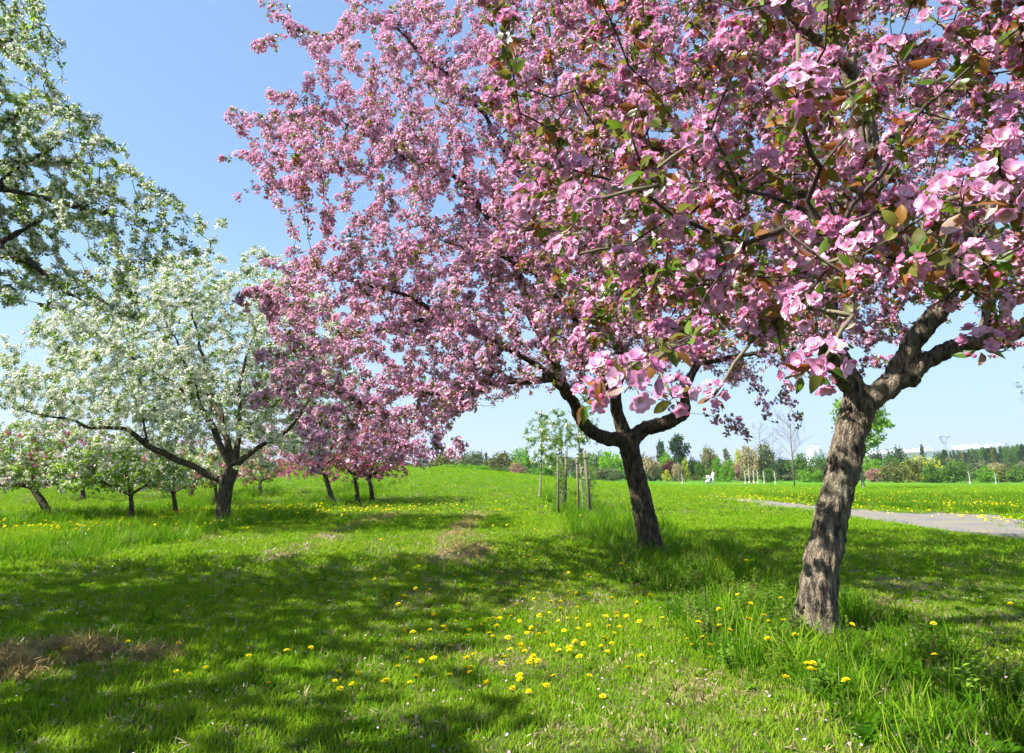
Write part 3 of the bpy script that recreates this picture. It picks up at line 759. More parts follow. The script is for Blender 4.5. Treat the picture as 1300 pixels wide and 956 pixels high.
# the biggest sprays nearest the camera: cluster > flower, bud, leaf, stalk
def hi_flower(seed, mats):
    q = random.Random(seed); mb = MB(); flower(mb, (0, 0, 0), (0, 0, 1), .024, (14, 10, 12)[seed % 3], q.uniform(-.1, .45), q, 0, 1)
    return mb.mesh('flower', mats)
HF = [hi_flower(200 + s, [PETAL, STAMEN]) for s in range(6)]
def one(fn, mats, nm):
    mb = MB(); fn(mb); return mb.mesh(nm, mats)
HB = one(lambda mb: bud(mb, (0, 0, 0), (0, 0, 1), .006, 0), [BUD], 'bud')
HL = [one(lambda mb, s=s: leaf(mb, (0, 0, 0), (0, 0, 1), (1, 0, 0), .07, .03, 0, random.Random(s), .3 + .15 * s), [mt], 'leaf') for s, mt in enumerate((LF_G, LF_BR, LF_BR, LF_OL))]
tw = MB(); cen = PA
for si, (px, py, Y, s) in enumerate(SPEC):
    q = random.Random(900 + si); p = W(px, py, Y)
    d2 = ((cen - np.array(p))**2).sum(1); d2[:1] = 9; k = int(d2.argmin()); n_ = Vector(cen[k])
    mid = (n_ + p) / 2 + Vector((q.uniform(-.05, .05), q.uniform(-.05, .05), -.04)); L_ = (n_ - p).length
    pts, rr = resample([n_, n_.lerp(p, .35) + Vector((q.uniform(-.02, .02), 0, .02)) * L_, n_.lerp(p, .7), p], [.005, .005, .004, .003], .05)
    tw.tube(pts, rr, 5, 0)
    ax = (Vector((0, 0, CAMH)) - p).normalized() * .8 + Vector((q.uniform(-.7, .5), q.uniform(-.3, .3), q.uniform(-.2, .7)))
    cl = one(lambda mb: [mb.tube([(0, 0, 0), (math.cos(a) * .012, math.sin(a) * .012, .02), (math.cos(a) * .03, math.sin(a) * .03, .03)], .0013, 4) for a in [k2 * 1.05 for k2 in range(6)]], [CALYX], 'blossom_cluster')
    co = link(bpy.data.objects.new('blossom_cluster', cl), A); co.location = p - A.location; co.rotation_euler = frame(ax).to_euler(); co.scale = (s,) * 3
    for k2 in range(6):
        a = k2 * 1.05 + q.uniform(-.25, .25); rr_ = .034 if k2 else .0; zz = .03 + q.uniform(-.008, .012) if k2 else .045
        f_ = link(bpy.data.objects.new('flower', HF[q.randrange(6)]), co); f_.location = (math.cos(a) * rr_, math.sin(a) * rr_, zz)
        f_.rotation_euler = frame(Vector((math.cos(a) * (.9 if k2 else .1), math.sin(a) * (.9 if k2 else .1), .9)) + Vector((q.uniform(-.3, .3), q.uniform(-.3, .3), 0)), q.uniform(0, 6)).to_euler(); f_.scale = (q.uniform(.82, 1.08),) * 3
    for k2 in range(2):
        a = q.uniform(0, 6.28); f_ = link(bpy.data.objects.new('bud', HB), co); f_.location = (math.cos(a) * .045, math.sin(a) * .045, .015); f_.rotation_euler = frame((math.cos(a), math.sin(a), .5)).to_euler()
    for k2 in range(q.randrange(3, 6)):
        a = q.uniform(0, 6.28); f_ = link(bpy.data.objects.new('leaf', HL[q.randrange(4)]), co); f_.location = (math.cos(a) * .01, math.sin(a) * .01, -.005)
        f_.rotation_euler = frame((math.cos(a), math.sin(a), q.uniform(-.6, .4)), q.uniform(0, 6)).to_euler(); f_.scale = (q.uniform(.55, .85),) * 3
tb = tw.obj('blossom_twigs', [TWIG_L], A, off=bA); tb['kind'] = 'stuff'

# ---- pink crab apple B: middle
r = np.random.default_rng(12)
bB = gnd(828, 705); YB = bB.y
B = thing('crab_apple_tree', bB, 'large pink crab apple spreading far to the left, dark trunk forking low beside tall grass', 'tree', 'pink crab apples in blossom')
trunkB = ([bB, *WP([(822, 670, YB), (812, 625, YB), (804, 590, YB), (796, 558, YB)])], [.215, .19, .175, .17, .18])
limbsB = [LB(q) for q in (
    [(796, 558, YB, .14), (768, 556, YB - .2, .12), (745, 535, YB - .4, .105), (722, 505, YB - .6, .092), (700, 480, YB - .8, .08), (640, 440, YB - 1.3, .08), (560, 400, YB - 2, .06), (470, 360, YB - 2.6, .04), (400, 340, YB - 3, .02)],
    [(798, 562, YB, .15), (818, 545, YB, .13), (845, 534, YB - .1, .125), (866, 522, YB - .1, .115), (869, 495, YB, .10), (885, 460, YB + .1, .10), (915, 410, YB + .3, .08), (960, 330, YB + .4, .05), (1010, 220, YB + .6, .03)],
    [(794, 555, YB, .12), (782, 515, YB - .1, .10), (790, 460, YB - .2, .09), (775, 360, YB - .5, .08), (740, 230, YB - .8, .07), (700, 80, YB - 1, .05), (680, -80, YB - 1, .03)],
    [(722, 505, YB - .6, .10), (690, 430, YB - 1.0, .085), (650, 330, YB - 1.4, .07), (590, 235, YB - 1.9, .055), (520, 200, YB - 2.4, .04), (430, 150, YB - 2.8, .025), (345, 115, YB - 3.0, .012)],
    [(700, 480, YB - .8, .07), (620, 490, YB - 1.2, .05), (540, 500, YB - 1.8, .04), (460, 510, YB - 2.4, .025), (400, 540, YB - 2.6, .015)],
    [(775, 360, YB - .5, .06), (690, 260, YB - 1.8, .05), (590, 120, YB - 2.8, .035), (480, 20, YB - 3.3, .02), (400, -40, YB - 3.5, .012)],
    [(885, 460, YB + .1, .06), (960, 450, YB + .2, .045), (1030, 420, YB + .4, .03), (1120, 350, YB + .6, .02)],
    [(790, 460, YB - .2, .06), (760, 380, YB + 1.2, .05), (700, 280, YB + 2.4, .035), (620, 200, YB + 3.2, .02)],
    [(782, 515, YB - .1, .06), (740, 420, YB - 1.6, .05), (680, 350, YB - 3, .035), (610, 320, YB - 4, .02)],
    [(885, 460, YB + .1, .06), (900, 360, YB - 1.2, .05), (900, 240, YB - 2.2, .03), (880, 90, YB - 2.8, .02)])]
limbsB += [LB(q) for q in ([(430, 150, YB - 2.8, .022), (375, 160, YB - 3.0, .014), (325, 190, YB - 3.1, .009), (280, 204, YB - 3.2, .004)],
    [(410, 140, YB - 2.8, .02), (350, 150, YB - 3.0, .012), (292, 138, YB - 3.1, .004)], [(480, 20, YB - 3.3, .018), (420, 45, YB - 3.3, .012), (370, 38, YB - 3.3, .008), (325, 60, YB - 3.3, .004)],
    [(370, 38, YB - 3.3, .008), (335, 6, YB - 3.3, .004)], [(400, 340, YB - 3, .016), (350, 372, YB - 3.1, .01), (300, 372, YB - 3.2, .004)], [(460, 510, YB - 2.4, .02), (400, 490, YB - 2.8, .012), (345, 500, YB - 3, .008), (312, 516, YB - 3.1, .004)],
    [(520, 200, YB - 2.4, .03), (440, 215, YB - 2.8, .018), (360, 232, YB - 3, .009), (308, 243, YB - 3.1, .004)], [(560, 400, YB - 2, .04), (480, 420, YB - 2.7, .025), (400, 440, YB - 3, .012), (328, 452, YB - 3.1, .004)],
    [(640, 440, YB - 1.3, .04), (600, 500, YB - 2, .02), (565, 545, YB - 2.4, .01), (540, 585, YB - 2.6, .004)])]
limbsB = [(p_, [q_ if k_ < 4 else q_ * .72 for k_, q_ in enumerate(r_)]) for p_, r_ in limbsB]
polyB = [(330, -900), (352, -60), (372, 20), (400, 70), (390, 120), (330, 150), (310, 180), (318, 235), (400, 265), (395, 310), (330, 370), (318, 400), (350, 430), (335, 460), (318, 500), (370, 540), (375, 580),
         (430, 575), (480, 580), (540, 572), (560, 545), (605, 525), (650, 505), (700, 488), (760, 500), (820, 490), (870, 470), (930, 500), (1000, 470), (1060, 440), (1180, 440), (1300, 300), (1300, -900)]
def keepB(p): return (p[:, 2] > 1.3)
cB = (1.5, YB - .9, 4.9)
attrB = np.concatenate([ell(5600, cB, (6.4, 4.6, 4.3), r, polyB, keepB, .25),
                        ell(2800, (-1.3, YB - 2.6, 4.2), (3.6, 2.6, 3.6), r, polyB, keepB)])
# single sprays that stick out at the left edge
EDGE = [(335, 5), (328, 50), (320, 65), (350, 30), (383, 38), (400, 45), (295, 138), (305, 150), (325, 158), (345, 165), (360, 130), (358, 145), (278, 203), (290, 200), (305, 205), (325, 200), (345, 205), (312, 222), (306, 245), (318, 245), (340, 230),
        (352, 250), (385, 90), (400, 95), (395, 180), (300, 372), (312, 375), (305, 400), (320, 335), (333, 335), (345, 342), (375, 345), (325, 455), (335, 445), (315, 515), (330, 500), (345, 490), (365, 600), (560, 560), (925, 560), (960, 520), (990, 515), (985, 545), (940, 500), (905, 520), (545, 585), (530, 585), (400, 575), (455, 590), (500, 590)]
xB, yB, _f = project(attrB); lf = (xB < 620) & (yB < 290)
attrB = np.concatenate([voids(attrB[lf], 1.15, .50, .93, r, 1), voids(attrB[~lf], 1.3, .41, .85, r, 2)])
ex = []
for (px, py) in EDGE:
    p = W(px, py, YB - 3.0 + (px < 350) * -.1 - (py > 500) * .3)
    ex.append(tuple(p)); ex += [tuple(W(px + k, py + k * .1, YB - 3.0)) for k in (12, 26, 42)]
attrB = np.concatenate([attrB, np.array(ex)])
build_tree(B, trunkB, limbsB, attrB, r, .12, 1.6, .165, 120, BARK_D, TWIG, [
    dict(per=1.35, var=PINK_MID, part='blossom_cluster', stuff='blossoms', n=300, scale=(1.0, 1.6), maxr=.016, dens=densB, off=(.0, .045)),
    dict(per=1.1, var=SPRIG_P, part='leaf_spray', stuff='leaves', n=0, scale=(.6, 1.0), maxr=.014)], voxel=.022, disp=.018, seed=5, r0=.003)

# ---- white-flowering tree C: off the left edge, branches reach in
r = np.random.default_rng(13)
bC = onG(-7.6, 6.6)
C_ = thing('pear_tree', bC, 'near white-blossoming tree whose leafy branches reach in from the upper left edge', 'tree', 'white blossoming trees')
def V(*a): return Vector(a)
trunkC = ([bC, V(-7.6, 6.6, .8), V(-7.55, 6.6, 1.5), V(-7.5, 6.6, 2.1)], [.2, .17, .16, .15])
tC = V(-7.5, 6.6, 2.0)
limbsC = [([tC, *WP([q[:3] for q in L])], [.09] + [q[3] for q in L]) for L in (
    [(-60, 318, 6.7, .075), (0, 322, 6.6, .06), (40, 335, 6.5, .045), (85, 368, 6.4, .03), (140, 395, 6.3, .018), (190, 405, 6.2, .01)],
    [(-90, 240, 7.0, .06), (0, 235, 6.9, .045), (90, 262, 6.8, .03), (180, 280, 6.7, .018), (240, 290, 6.6, .010), (288, 284, 6.5, .004)],
    [(-140, 80, 7.0, .06), (-40, 60, 6.9, .04), (30, 45, 6.8, .02), (80, 55, 6.7, .008)],
    [(-110, 180, 6.6, .05), (0, 150, 6.4, .03), (70, 140, 6.2, .018), (115, 150, 6.1, .008)],
    [(-110, 220, 7.4, .05), (20, 205, 7.6, .03), (110, 205, 7.7, .02), (170, 218, 7.7, .010), (232, 262, 7.6, .004)], [(0, 235, 6.9, .03), (60, 190, 6.6, .02), (105, 160, 6.5, .01), (130, 148, 6.4, .004)], [(90, 262, 6.8, .02), (150, 320, 6.5, .012), (215, 330, 6.4, .008), (268, 318, 6.3, .004)],
    [(-400, 100, 7.5, .06), (-700, -50, 8, .03)], [(-400, 100, 6.0, .06), (-900, 0, 5.2, .03)], [(-500, 160, 5.6, .06), (-450, 60, 4.6, .04), (-300, 0, 3.9, .02)])]
polyC = [(-1500, -600), (60, -100), (82, 20), (62, 72), (-10, 95), (5, 122), (95, 122), (130, 155), (190, 212), (235, 255), (285, 285), (268, 320), (215, 335), (180, 385), (120, 395), (50, 378), (0, 400), (-1500, 420)]
attrC = ell(4200, (-6.9, 6.7, 4.4), (4.8, 3.3, 2.9), r, polyC, lambda p: p[:, 2] > 2.0)
attrC = np.concatenate([attrC, ell(1800, (-5.2, 6.6, 4.0), (2.2, 1.6, 1.6), r, polyC, lambda p: p[:, 2] > 2.0)])
attrC = np.concatenate([attrC, ell(3600, (-6.3, 4.7, 4.4), (4.2, 2.5, 2.4), r, [(-4000, -2500)] + polyC[1:-1] + [(-4000, 420)], lambda p: (p[:, 2] > 2.2) & (p[:, 0] < -3.1))])
attrC = np.concatenate([voids(attrC[attrC[:, 0] > -5.6][::2], 1.5, .53, .97, r, 4), attrC[attrC[:, 0] <= -5.6]])
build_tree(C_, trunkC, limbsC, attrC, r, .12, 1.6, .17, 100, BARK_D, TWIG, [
    dict(per=1.15, dens=lambda P: np.where(P[:, 0] < -5.4, 3.2, 1.0), var=WHITE, part='blossom_cluster', stuff='blossoms', n=300, scale=(.85, 1.3), maxr=.013),  # unseen left crown gets extra blossom and leaves to darken its shadow
    dict(per=.75, dens=lambda P: np.where(P[:, 0] < -5.2, 3.0, 1.0), var=SPRIG_G, part='leaf_spray', stuff='leaves', n=200, scale=(.7, 1.15), maxr=.014)], voxel=.03, seed=7, r0=.003)

# ---- its neighbour in the same row, beside the camera: only its shade is in view
r = np.random.default_rng(17); bN = onG(-7.5, 1.0); tN = bN + Vector((.1, 0, 2.0))
N_ = thing('pear_tree', bN, 'white blossoming tree just outside the left edge, shading the lower left grass', 'tree', 'white blossoming trees')
attrN = ell(2600, (-6.6, .9, 4.2), (3.4, 2.7, 2.2), r, None, lambda p: (p[:, 2] > 2.1) & (p[:, 0] < -.85 * p[:, 1] - 1.3) & (p[:, 0] < -3.0))
build_tree(N_, ([bN, bN + Vector((.05, 0, 1)), tN], [.19, .16, .15]), [([tN, tN + Vector((math.cos(a) * 1.2, math.sin(a) * .9, 1.2)), tN + Vector((math.cos(a) * 2.4, math.sin(a) * 1.7, 2.2))], [.1, .06, .02]) for a in (0, 1.3, 2.6, 3.9, 5.2)],
    attrN, r, .16, 1.8, .24, 60, BARK_D, TWIG, [dict(per=3.0, var=WHITE, part='blossom_cluster', stuff='blossoms', n=0, scale=(1.0, 1.5), maxr=.02), dict(per=3.0, var=SPRIG_G, part='leaf_spray', stuff='leaves', n=0, scale=(1.0, 1.6), maxr=.02)], voxel=.04, seed=8, r0=.004)

# ---- white tree D
r = np.random.default_rng(14)
bD = gnd(282, 668); YD = bD.y
D_ = thing('pear_tree', bD, 'large spreading white-blossoming tree standing in tall grass left of the mown lane', 'tree', 'white blossoming trees')
trunkD = ([bD, *WP([(284, 640, YD), (288, 615, YD), (294, 595, YD)])], [.20, .18, .18, .19])
limbsD = [LB(q) for q in (
    [(288, 612, YD, .13), (262, 602, YD - .1, .12), (228, 586, YD - .3, .11), (190, 568, YD - .5, .10), (160, 548, YD - .8, .08), (110, 540, YD - 1.2, .06), (50, 525, YD - 1.6, .04), (-20, 510, YD - 2, .02)],
    [(293, 592, YD, .13), (278, 562, YD - .1, .12), (262, 530, YD - .2, .11), (235, 495, YD - .4, .09), (200, 475, YD - .8, .06), (150, 440, YD - 1.2, .04), (90, 410, YD - 1.6, .02)],
    [(294, 592, YD, .12), (285, 545, YD + .2, .10), (268, 500, YD + .4, .08), (255, 440, YD + .5, .06), (240, 370, YD + .5, .03)],
    [(298, 590, YD, .12), (302, 555, YD + .1, .10), (305, 500, YD + .1, .08), (320, 430, YD, .05), (335, 360, YD, .03)],
    [(302, 588, YD, .11), (325, 570, YD, .09), (352, 553, YD - .3, .08), (385, 520, YD - .5, .06), (410, 480, YD - .6, .03)],
    [(190, 568, YD - .5, .06), (180, 530, YD - .5, .05), (175, 480, YD - .3, .04), (150, 400, YD, .02)],
    [(262, 530, YD - .2, .06), (230, 450, YD - 2, .05), (200, 380, YD - 3.2, .02)],
    [(285, 545, YD + .2, .06), (250, 480, YD + 2, .05), (210, 430, YD + 3.2, .02)],
    [(302, 555, YD + .1, .06), (360, 500, YD - 1.8, .05), (400, 450, YD - 2.6, .02)])]
polyD = [(-300, 560), (-300, 430), (-60, 420), (20, 420), (60, 372), (90, 350), (150, 330), (220, 322), (280, 315), (330, 310), (370, 320), (410, 360), (450, 420), (460, 520), (440, 570), (370, 580), (330, 560), (290, 555), (255, 560), (215, 555), (180, 540), (140, 528), (60, 520), (0, 515)]
polyD2 = polyD[:12] + [(440, 580), (340, 595), (270, 590), (190, 592), (130, 588), (0, 595), (-300, 595)]
limbsD = [(p_, [q_ * .78 for q_ in r_]) for p_, r_ in limbsD]
attrD = np.concatenate([ell(4800, (-8.0, YD - .2, 4.0), (5.6, 4.0, 3.5), r, polyD, lambda p: p[:, 2] > 1.4, .3), ell(700, (-10.5, YD - .8, 3.2), (3.6, 2.5, 1.6), r, polyD, lambda p: p[:, 2] > 1.4, .3),
    ell(1000, (-8.4, YD + 2.2, 3.0), (6.0, 2.2, 1.9), r, polyD2, lambda p: (p[:, 2] > 1.3) & (p[:, 1] > YD + .7))])
attrD = voids(attrD, 1.2, .47, .92, r, 6)
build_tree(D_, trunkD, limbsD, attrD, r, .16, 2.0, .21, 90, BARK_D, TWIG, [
    dict(per=1.5, var=WHITE_D, part='blossom_cluster', stuff='blossoms', n=300, scale=(.95, 1.45), maxr=.02, off=(.0, .07)),
    dict(per=.9, var=SPRIG_G, part='leaf_spray', stuff='leaves', n=0, scale=(1.2, 1.8), maxr=.02)], voxel=.03, seed=9, r0=.004)

# ---- smaller orchard trees
def small_tree(name, px, py, label, cat, group, trunk_px, rad, crown, n, blossom, leafs, bark=BARK_D, seed=0, step=.2, kill=.3, nlim=5, part=0, r0=.005, minz=.8, twig=None, lobes=None, sc_=(.8, 1.3)):
    """crown: (px, py, rx m, ry m, rz m) centre given where it stands, trunk_px: points up to the fork"""
    r = np.random.default_rng(seed); b = gnd(px, py); Y = b.y; root = thing(name, b, label, cat, group)
    pts = [b] + WP([(a, c_, Y) for a, c_ in trunk_px]); m_ = len(pts); rr = [rad * (1 - .35 * i / (m_ - 1)) for i in range(m_)]
    cc = W(crown[0], crown[1], Y); lim = []
    for k in range(nlim):
        a = 2 * math.pi * (k + r.uniform(-.2, .2)) / nlim; el = r.uniform(.0, .9)
        q = cc + Vector((math.cos(a) * crown[2] * .7, math.sin(a) * crown[3] * .7, crown[4] * (.6 * el - .1))); st = pts[-1]
        md = st.lerp(q, .5) + Vector((0, 0, -.05 * (q - st).length)); lim.append(([st, md, q], [rad * .55, rad * .35, rad * .12]))
    lim.append(([pts[-1], cc + Vector((0, 0, crown[4] * .7))], [rad * .5, rad * .15]))
    at = [ell(n, cc, crown[2:5], r, None, lambda p: p[:, 2] > b.z + minz, .2)]
    for lb in (lobes or []): at.append(ell(int(n * .4), W(lb[0], lb[1], Y), lb[2:5], r, None, lambda p: p[:, 2] > b.z + minz, .2))
    bl = []
    if blossom: bl.append(dict(per=blossom[1], var=blossom[0], part='blossom_cluster', stuff='blossoms', n=part, scale=sc_, maxr=.02, off=(.0, .1 * step / .2)))
    if blossom and len(blossom) > 2: bl.append(dict(per=blossom[3], var=blossom[2], part='blossom_cluster', stuff='pale_blossoms', n=0, scale=sc_, maxr=.02, off=(.0, .1)))
    if leafs: bl.append(dict(per=leafs[1], var=leafs[0], part='leaf_spray', stuff='leaves', n=0, scale=leafs[2], maxr=.02, off=(0, .08)))
    build_tree(root, (pts, rr), lim, np.concatenate(at), r, step, 2.5, kill, 50, bark, twig or TWIG, bl, voxel=max(.025, rad * .22), disp=.01, r0=r0, seed=seed, start_z=minz)
    return root
GP = 'pink crab apples in blossom'; GW = 'white blossoming trees'
small_tree('crab_apple_tree', 62, 659, 'leaning dark-trunked tree with sparse pink and white blossom at far left', 'tree', GP, [(58, 645), (50, 632), (40, 618)], .13, (38, 588, 2.9, 2.4, 1.4), 1500, (WHITE_FAR, .9, PINK_FAR, .35), (SPRIG_F, .9, (.6, 1)), seed=31, lobes=[(100, 585, 1.6, 1.5, .9)])
small_tree('pear_tree', 166, 660, 'small straight-stemmed tree with green and white crown, left of the big white tree', 'tree', GW, [(167, 645), (166, 628)], .09, (155, 600, 2.1, 1.8, 1.1), 1000, (WHITE_FAR, .7), (SPRIG_F, 1.1, (.7, 1.1)), seed=32)
small_tree('pear_tree', 223, 653, 'small white and pinkish tree just left of the big white tree, grass at its foot', 'tree', GW, [(222, 640), (220, 626)], .09, (218, 600, 1.9, 1.7, 1.1), 1000, (WHITE_FAR, .6, PINK_FAR, .2), (SPRIG_F, .9, (.7, 1.1)), seed=33)
small_tree('crab_apple_tree', 274, 641, 'slim dark-stemmed tree directly behind the trunk of the big white tree', 'tree', GP, [(274, 630), (273, 615)], .10, (290, 597, 2.3, 1.9, 1.2), 900, (WHITE_FAR, .4, PINK_FAR, .35), (SPRIG_F, .8, (.7, 1.1)), seed=34)
small_tree('crab_apple_tree', 424, 643, 'dark rose-pink tree with a leaning trunk, leftmost of the trio behind the lane', 'tree', GP, [(419, 625), (413, 605), (408, 592)], .12, (395, 560, 2.8, 2.2, 1.7), 1500, (PINK_FAR, .9), (SPRIG_F, .25, (.5, .8)), seed=35)
small_tree('crab_apple_tree', 454, 639, 'dark rose-pink tree with a straight thin trunk, middle of the trio behind the lane', 'tree', GP, [(453, 622), (450, 605)], .11, (450, 562, 2.6, 2.2, 1.8), 1400, (PINK_FAR, .9), (SPRIG_F, .25, (.5, .8)), seed=36)
small_tree('crab_apple_tree', 473, 637, 'dark rose-pink tree with a forked trunk, rightmost of the trio behind the lane', 'tree', GP, [(471, 620), (468, 607)], .11, (480, 568, 2.5, 2.0, 1.6), 1300, (PINK_FAR, .9), (SPRIG_F, .25, (.5, .8)), seed=37)
small_tree('crab_apple_tree', 105, 634, 'low dull red-blossomed tree on the far slope behind the small white trees', 'tree', GP, [(105, 622), (104, 612)], .12, (112, 592, 3.2, 2.2, 1.5), 700, (PINK_FAR, .8), (SPRIG_F, .3, (.5, .8)), seed=38, step=.25)
small_tree('crab_apple_tree', 330, 628, 'low reddish-pink tree on the far slope right of the big white tree', 'tree', GP, [(330, 618), (331, 610)], .12, (335, 592, 3.0, 2.2, 1.5), 600, (PINK_FAR, .8), (SPRIG_F, .3, (.5, .8)), seed=39, step=.25)
small_tree('crab_apple_tree', 243, 632, 'reddish-brown tree on the far slope showing under the big white crown', 'tree', GP, [(243, 622), (243, 612)], .12, (236, 592, 3.2, 2.2, 1.4), 600, (PINK_FAR, .7), (SPRIG_F, .3, (.5, .8)), seed=40, step=.25)
# young trees in the right-hand row
GY_ = 'young trees in the right-hand row'
small_tree('young_tree', 685, 631, 'thin young tree with pale green narrow crown, farthest of the row beyond the stakes', 'tree', GY_, [(686, 615), (687, 590), (688, 560)], .06, (687, 562, 1.0, 1.0, 1.8), 480, (WHITE_FAR, .30), (SPRIG_G, 2.6, (1.3, 2.2)), bark=BARK_L, seed=41, nlim=4, minz=1.4)
tJ1 = small_tree('young_tree', 713, 645, 'young tree with light green leaves tied between two low stakes', 'tree', GY_, [(714, 620), (714, 590), (712, 565)], .05, (708, 560, .75, .7, 1.5), 520, (WHITE_FAR, .22), (SPRIG_G, 3.2, (1.0, 1.7)), bark=BARK_L, seed=42, nlim=4, minz=.7, step=.16, lobes=[(713, 602, .45, .4, .9)])
tJ2 = small_tree('young_tree', 741, 651, 'young tree with climbing leaves close behind the dark forked trunk', 'tree', GY_, [(739, 620), (737, 590), (735, 560)], .05, (738, 545, .7, .7, 1.4), 520, (WHITE_FAR, .2), (SPRIG_G, 3.2, (1.0, 1.7)), bark=BARK_L, seed=43, nlim=4, minz=.7, step=.16, lobes=[(744, 600, .45, .4, .9)])
small_tree('young_tree', 1096, 620, 'pale-stemmed tree with bright green leaves behind the nearest trunk', 'tree', None, [(1094, 600), (1092, 580)], .16, (1092, 535, 2.6, 2.2, 2.8), 420, None, (SPRIG_F, 1.5, (2.2, 3.4)), bark=BARK_L, seed=44, step=.4, kill=.45, r0=.012, lobes=[(1078, 580, 1.6, 1.6, 1.0)])
small_tree('young_tree', 1335, 640, 'sapling at the right edge with sparse leafy twigs reaching in', 'tree', None, [(1333, 600), (1325, 560)], .06, (1318, 500, 1.0, .8, 1.8), 120, None, (SPRIG_G, .9, (1.0, 1.8)), bark=BARK_L, seed=45, step=.16, r0=.006)
# climbing leaves and stakes beside the young trees
def stake(px0, py0, px1, py1, rad, lab):
    b = gnd(px0, py0); top = W(px1, py1, b.y); root = thing('tree_stake', b, lab, 'stake', 'wooden stakes beside the young trees')
    mb = MB(); mb.tube([b - Vector((0, 0, .1)), b.lerp(top, .5), top], [rad, rad * .97, rad * .92], 9); po = mb.obj('post', [STAKE], root, off=b)
    mb = MB(); q = b.lerp(top, .88)
    for k in range(3): mb.tube([q + Vector((math.cos(a) * rad * 1.12, math.sin(a) * rad * 1.12, .012 * k)) for a in [i * math.pi / 5 for i in range(11)]], .006, 4)
    mb.obj('tie_band', [plain('tie', (.05, .045, .04), .8)], root, off=b)
    return root
stake(717, 650, 719, 572, .05, 'leftmost thick pale stake standing in grass by the row of young trees')
stake(709, 652, 708, 578, .035, 'thin stake left of the thick pale stake, wrapped in leaves')
stake(735, 655, 732, 580, .038, 'thin leaning stake between the thick pale stake and the tall stake')
stake(750, 658, 742, 572, .05, 'tall pale stake nearest the dark forked trunk')
def climber(px, py0, py1, n, lab):
    b = gnd(px, py0); root = thing('climbing_shoots', b, lab, 'climbing plant')
    r = np.random.default_rng(int(px)); mb = MB(); P = []
    for k in range(5):
        pts = []
        for i in range(14):
            u = i / 13; q = W(px + r.normal(0, 2.2), py0 + (py1 - py0) * u * r.uniform(.9, 1), b.y + r.normal(0, .1)); pts.append(q); P.append(tuple(q))
        pts[0] = b + Vector((r.normal(0, .08), r.normal(0, .08), -.02)); mb.tube(pts, [.007] * 13 + [.003], 4)
    mb.obj('stem', [TWIG_L], root, off=b)
    P = np.array(P); P = np.repeat(P, n, 0) + r.normal(0, .09, (len(P) * n, 3)); D = r.normal(size=P.shape)
    scatter('leaves', P, dir_euler(D, r.uniform(0, 6, len(P))), r.uniform(.5, 1.1, len(P)), SPRIG_G, root, b)
climber(711, 650, 590, 7, 'leafy shoots climbing the thick pale stake'); climber(747, 657, 592, 6, 'leafy shoots climbing the tall pale stake by the dark trunk')
#TREES_END

# ------------------------------------------------------------------ grass
def sample_ground(n, y0, y1, extra=1.8):
    out_ = []
    y = np.sqrt(rng.uniform(0, 1, n) * ((y1 + extra)**2 - (y0 + extra)**2) + (y0 + extra)**2) - extra
    x = rng.uniform(-1, 1, n) * (.76 * y + extra)
    return x, y
def lay(name, x, y, s, variants, tilt=.25, sink=0.0):
    P = np.stack([x, y, H(x, y) - sink], 1); n = len(x); D = np.stack([rng.normal(0, tilt, n), rng.normal(0, tilt, n), np.ones(n)], 1)
    return scatter(name, P, dir_euler(D, rng.uniform(0, 6.28, n)), s, variants)
def thin(x, y, p):
    k = rng.random(len(x)) < p; return x[k], y[k]
x, y = sample_ground(34000, 3.3, 9.5); d_ = drymask(x, y); t_ = tallmask(x, y); x, y = thin(x, y, (1 - .8 * d_) * (1 - .6 * t_)); lay('lawn_grass', x, y, rng.uniform(.7, 1.25, len(x)) * (.7 + .6 * fbm(x * .9, y * .9, 0, 71)), MOWN)
x, y = sample_ground(42000, 9.5, 22); d_ = drymask(x, y); t_ = tallmask(x, y); x, y = thin(x, y, (1 - .8 * d_) * (1 - .6 * t_) * (1 - pathmask(x, y))); a1 = lay('lawn_grass', x, y, rng.uniform(.6, 1.1, len(x)), MOWN_F)
x, y = sample_ground(70000, 22, 85); d_ = drymask(x, y); x, y = thin(x, y, (1 - .7 * d_) * (1 - pathmask(x, y)) * (1 - .85 * sstep(35, 85, y))); lay('meadow_grass', x, y, rng.uniform(1.0, 1.9, len(x)), MOWN_F)
x, y = sample_ground(120000, 3.3, 40); t_ = tallmask(x, y); x, y = thin(x, y, t_ * (1 - pathmask(x, y)) * np.clip(10 / y, .25, 1) * .75)
lay('tall_grass', x, y, rng.uniform(.55, 1.15, len(x)) * np.clip(y / 9, 1, 2.0)**.6 * (.7 + .6 * fbm(x * 1.6, y * 1.6, 0, 77)), TALL + TALL_X)
x, y = sample_ground(60000, 3.3, 16); d_ = drymask(x, y); x, y = thin(x, y, d_ * .9 + .12); lay('dry_grass', x, y, rng.uniform(.7, 1.5, len(x)), DRY, .5)
x, y = sample_ground(7000, 3.3, 14); t_ = tallmask(x, y); x, y = thin(x, y, .35 + .6 * t_); lay('broadleaf_weeds', x, y, rng.uniform(.35, .8, len(x)) * (1 + .8 * tallmask(x, y)), ROSE)
HAY = [tuft(170 + s, 26, .09, .03, .07, .005, 2.2, plain('dead_hay', (.30, .22, .08), .95, .7, 20)) for s in range(3)]
hx, hy, hs_ = [], [], []
for (mx, my, rx, ry, h), nn in zip(MOUNDS[:5], (800, 700, 500, 1100, 900)):
    hx.append(mx + rng.normal(0, rx * .62, nn)); hy.append(my + rng.normal(0, ry * .62, nn))
hx = np.concatenate(hx); hy = np.concatenate(hy); kk = fbm(hx * 5, hy * 3, 0, 91) > .5; hx, hy = hx[kk], hy[kk]
lay('dead_hay', hx, hy, rng.uniform(.6, 1.3, len(hx)), HAY, .8)
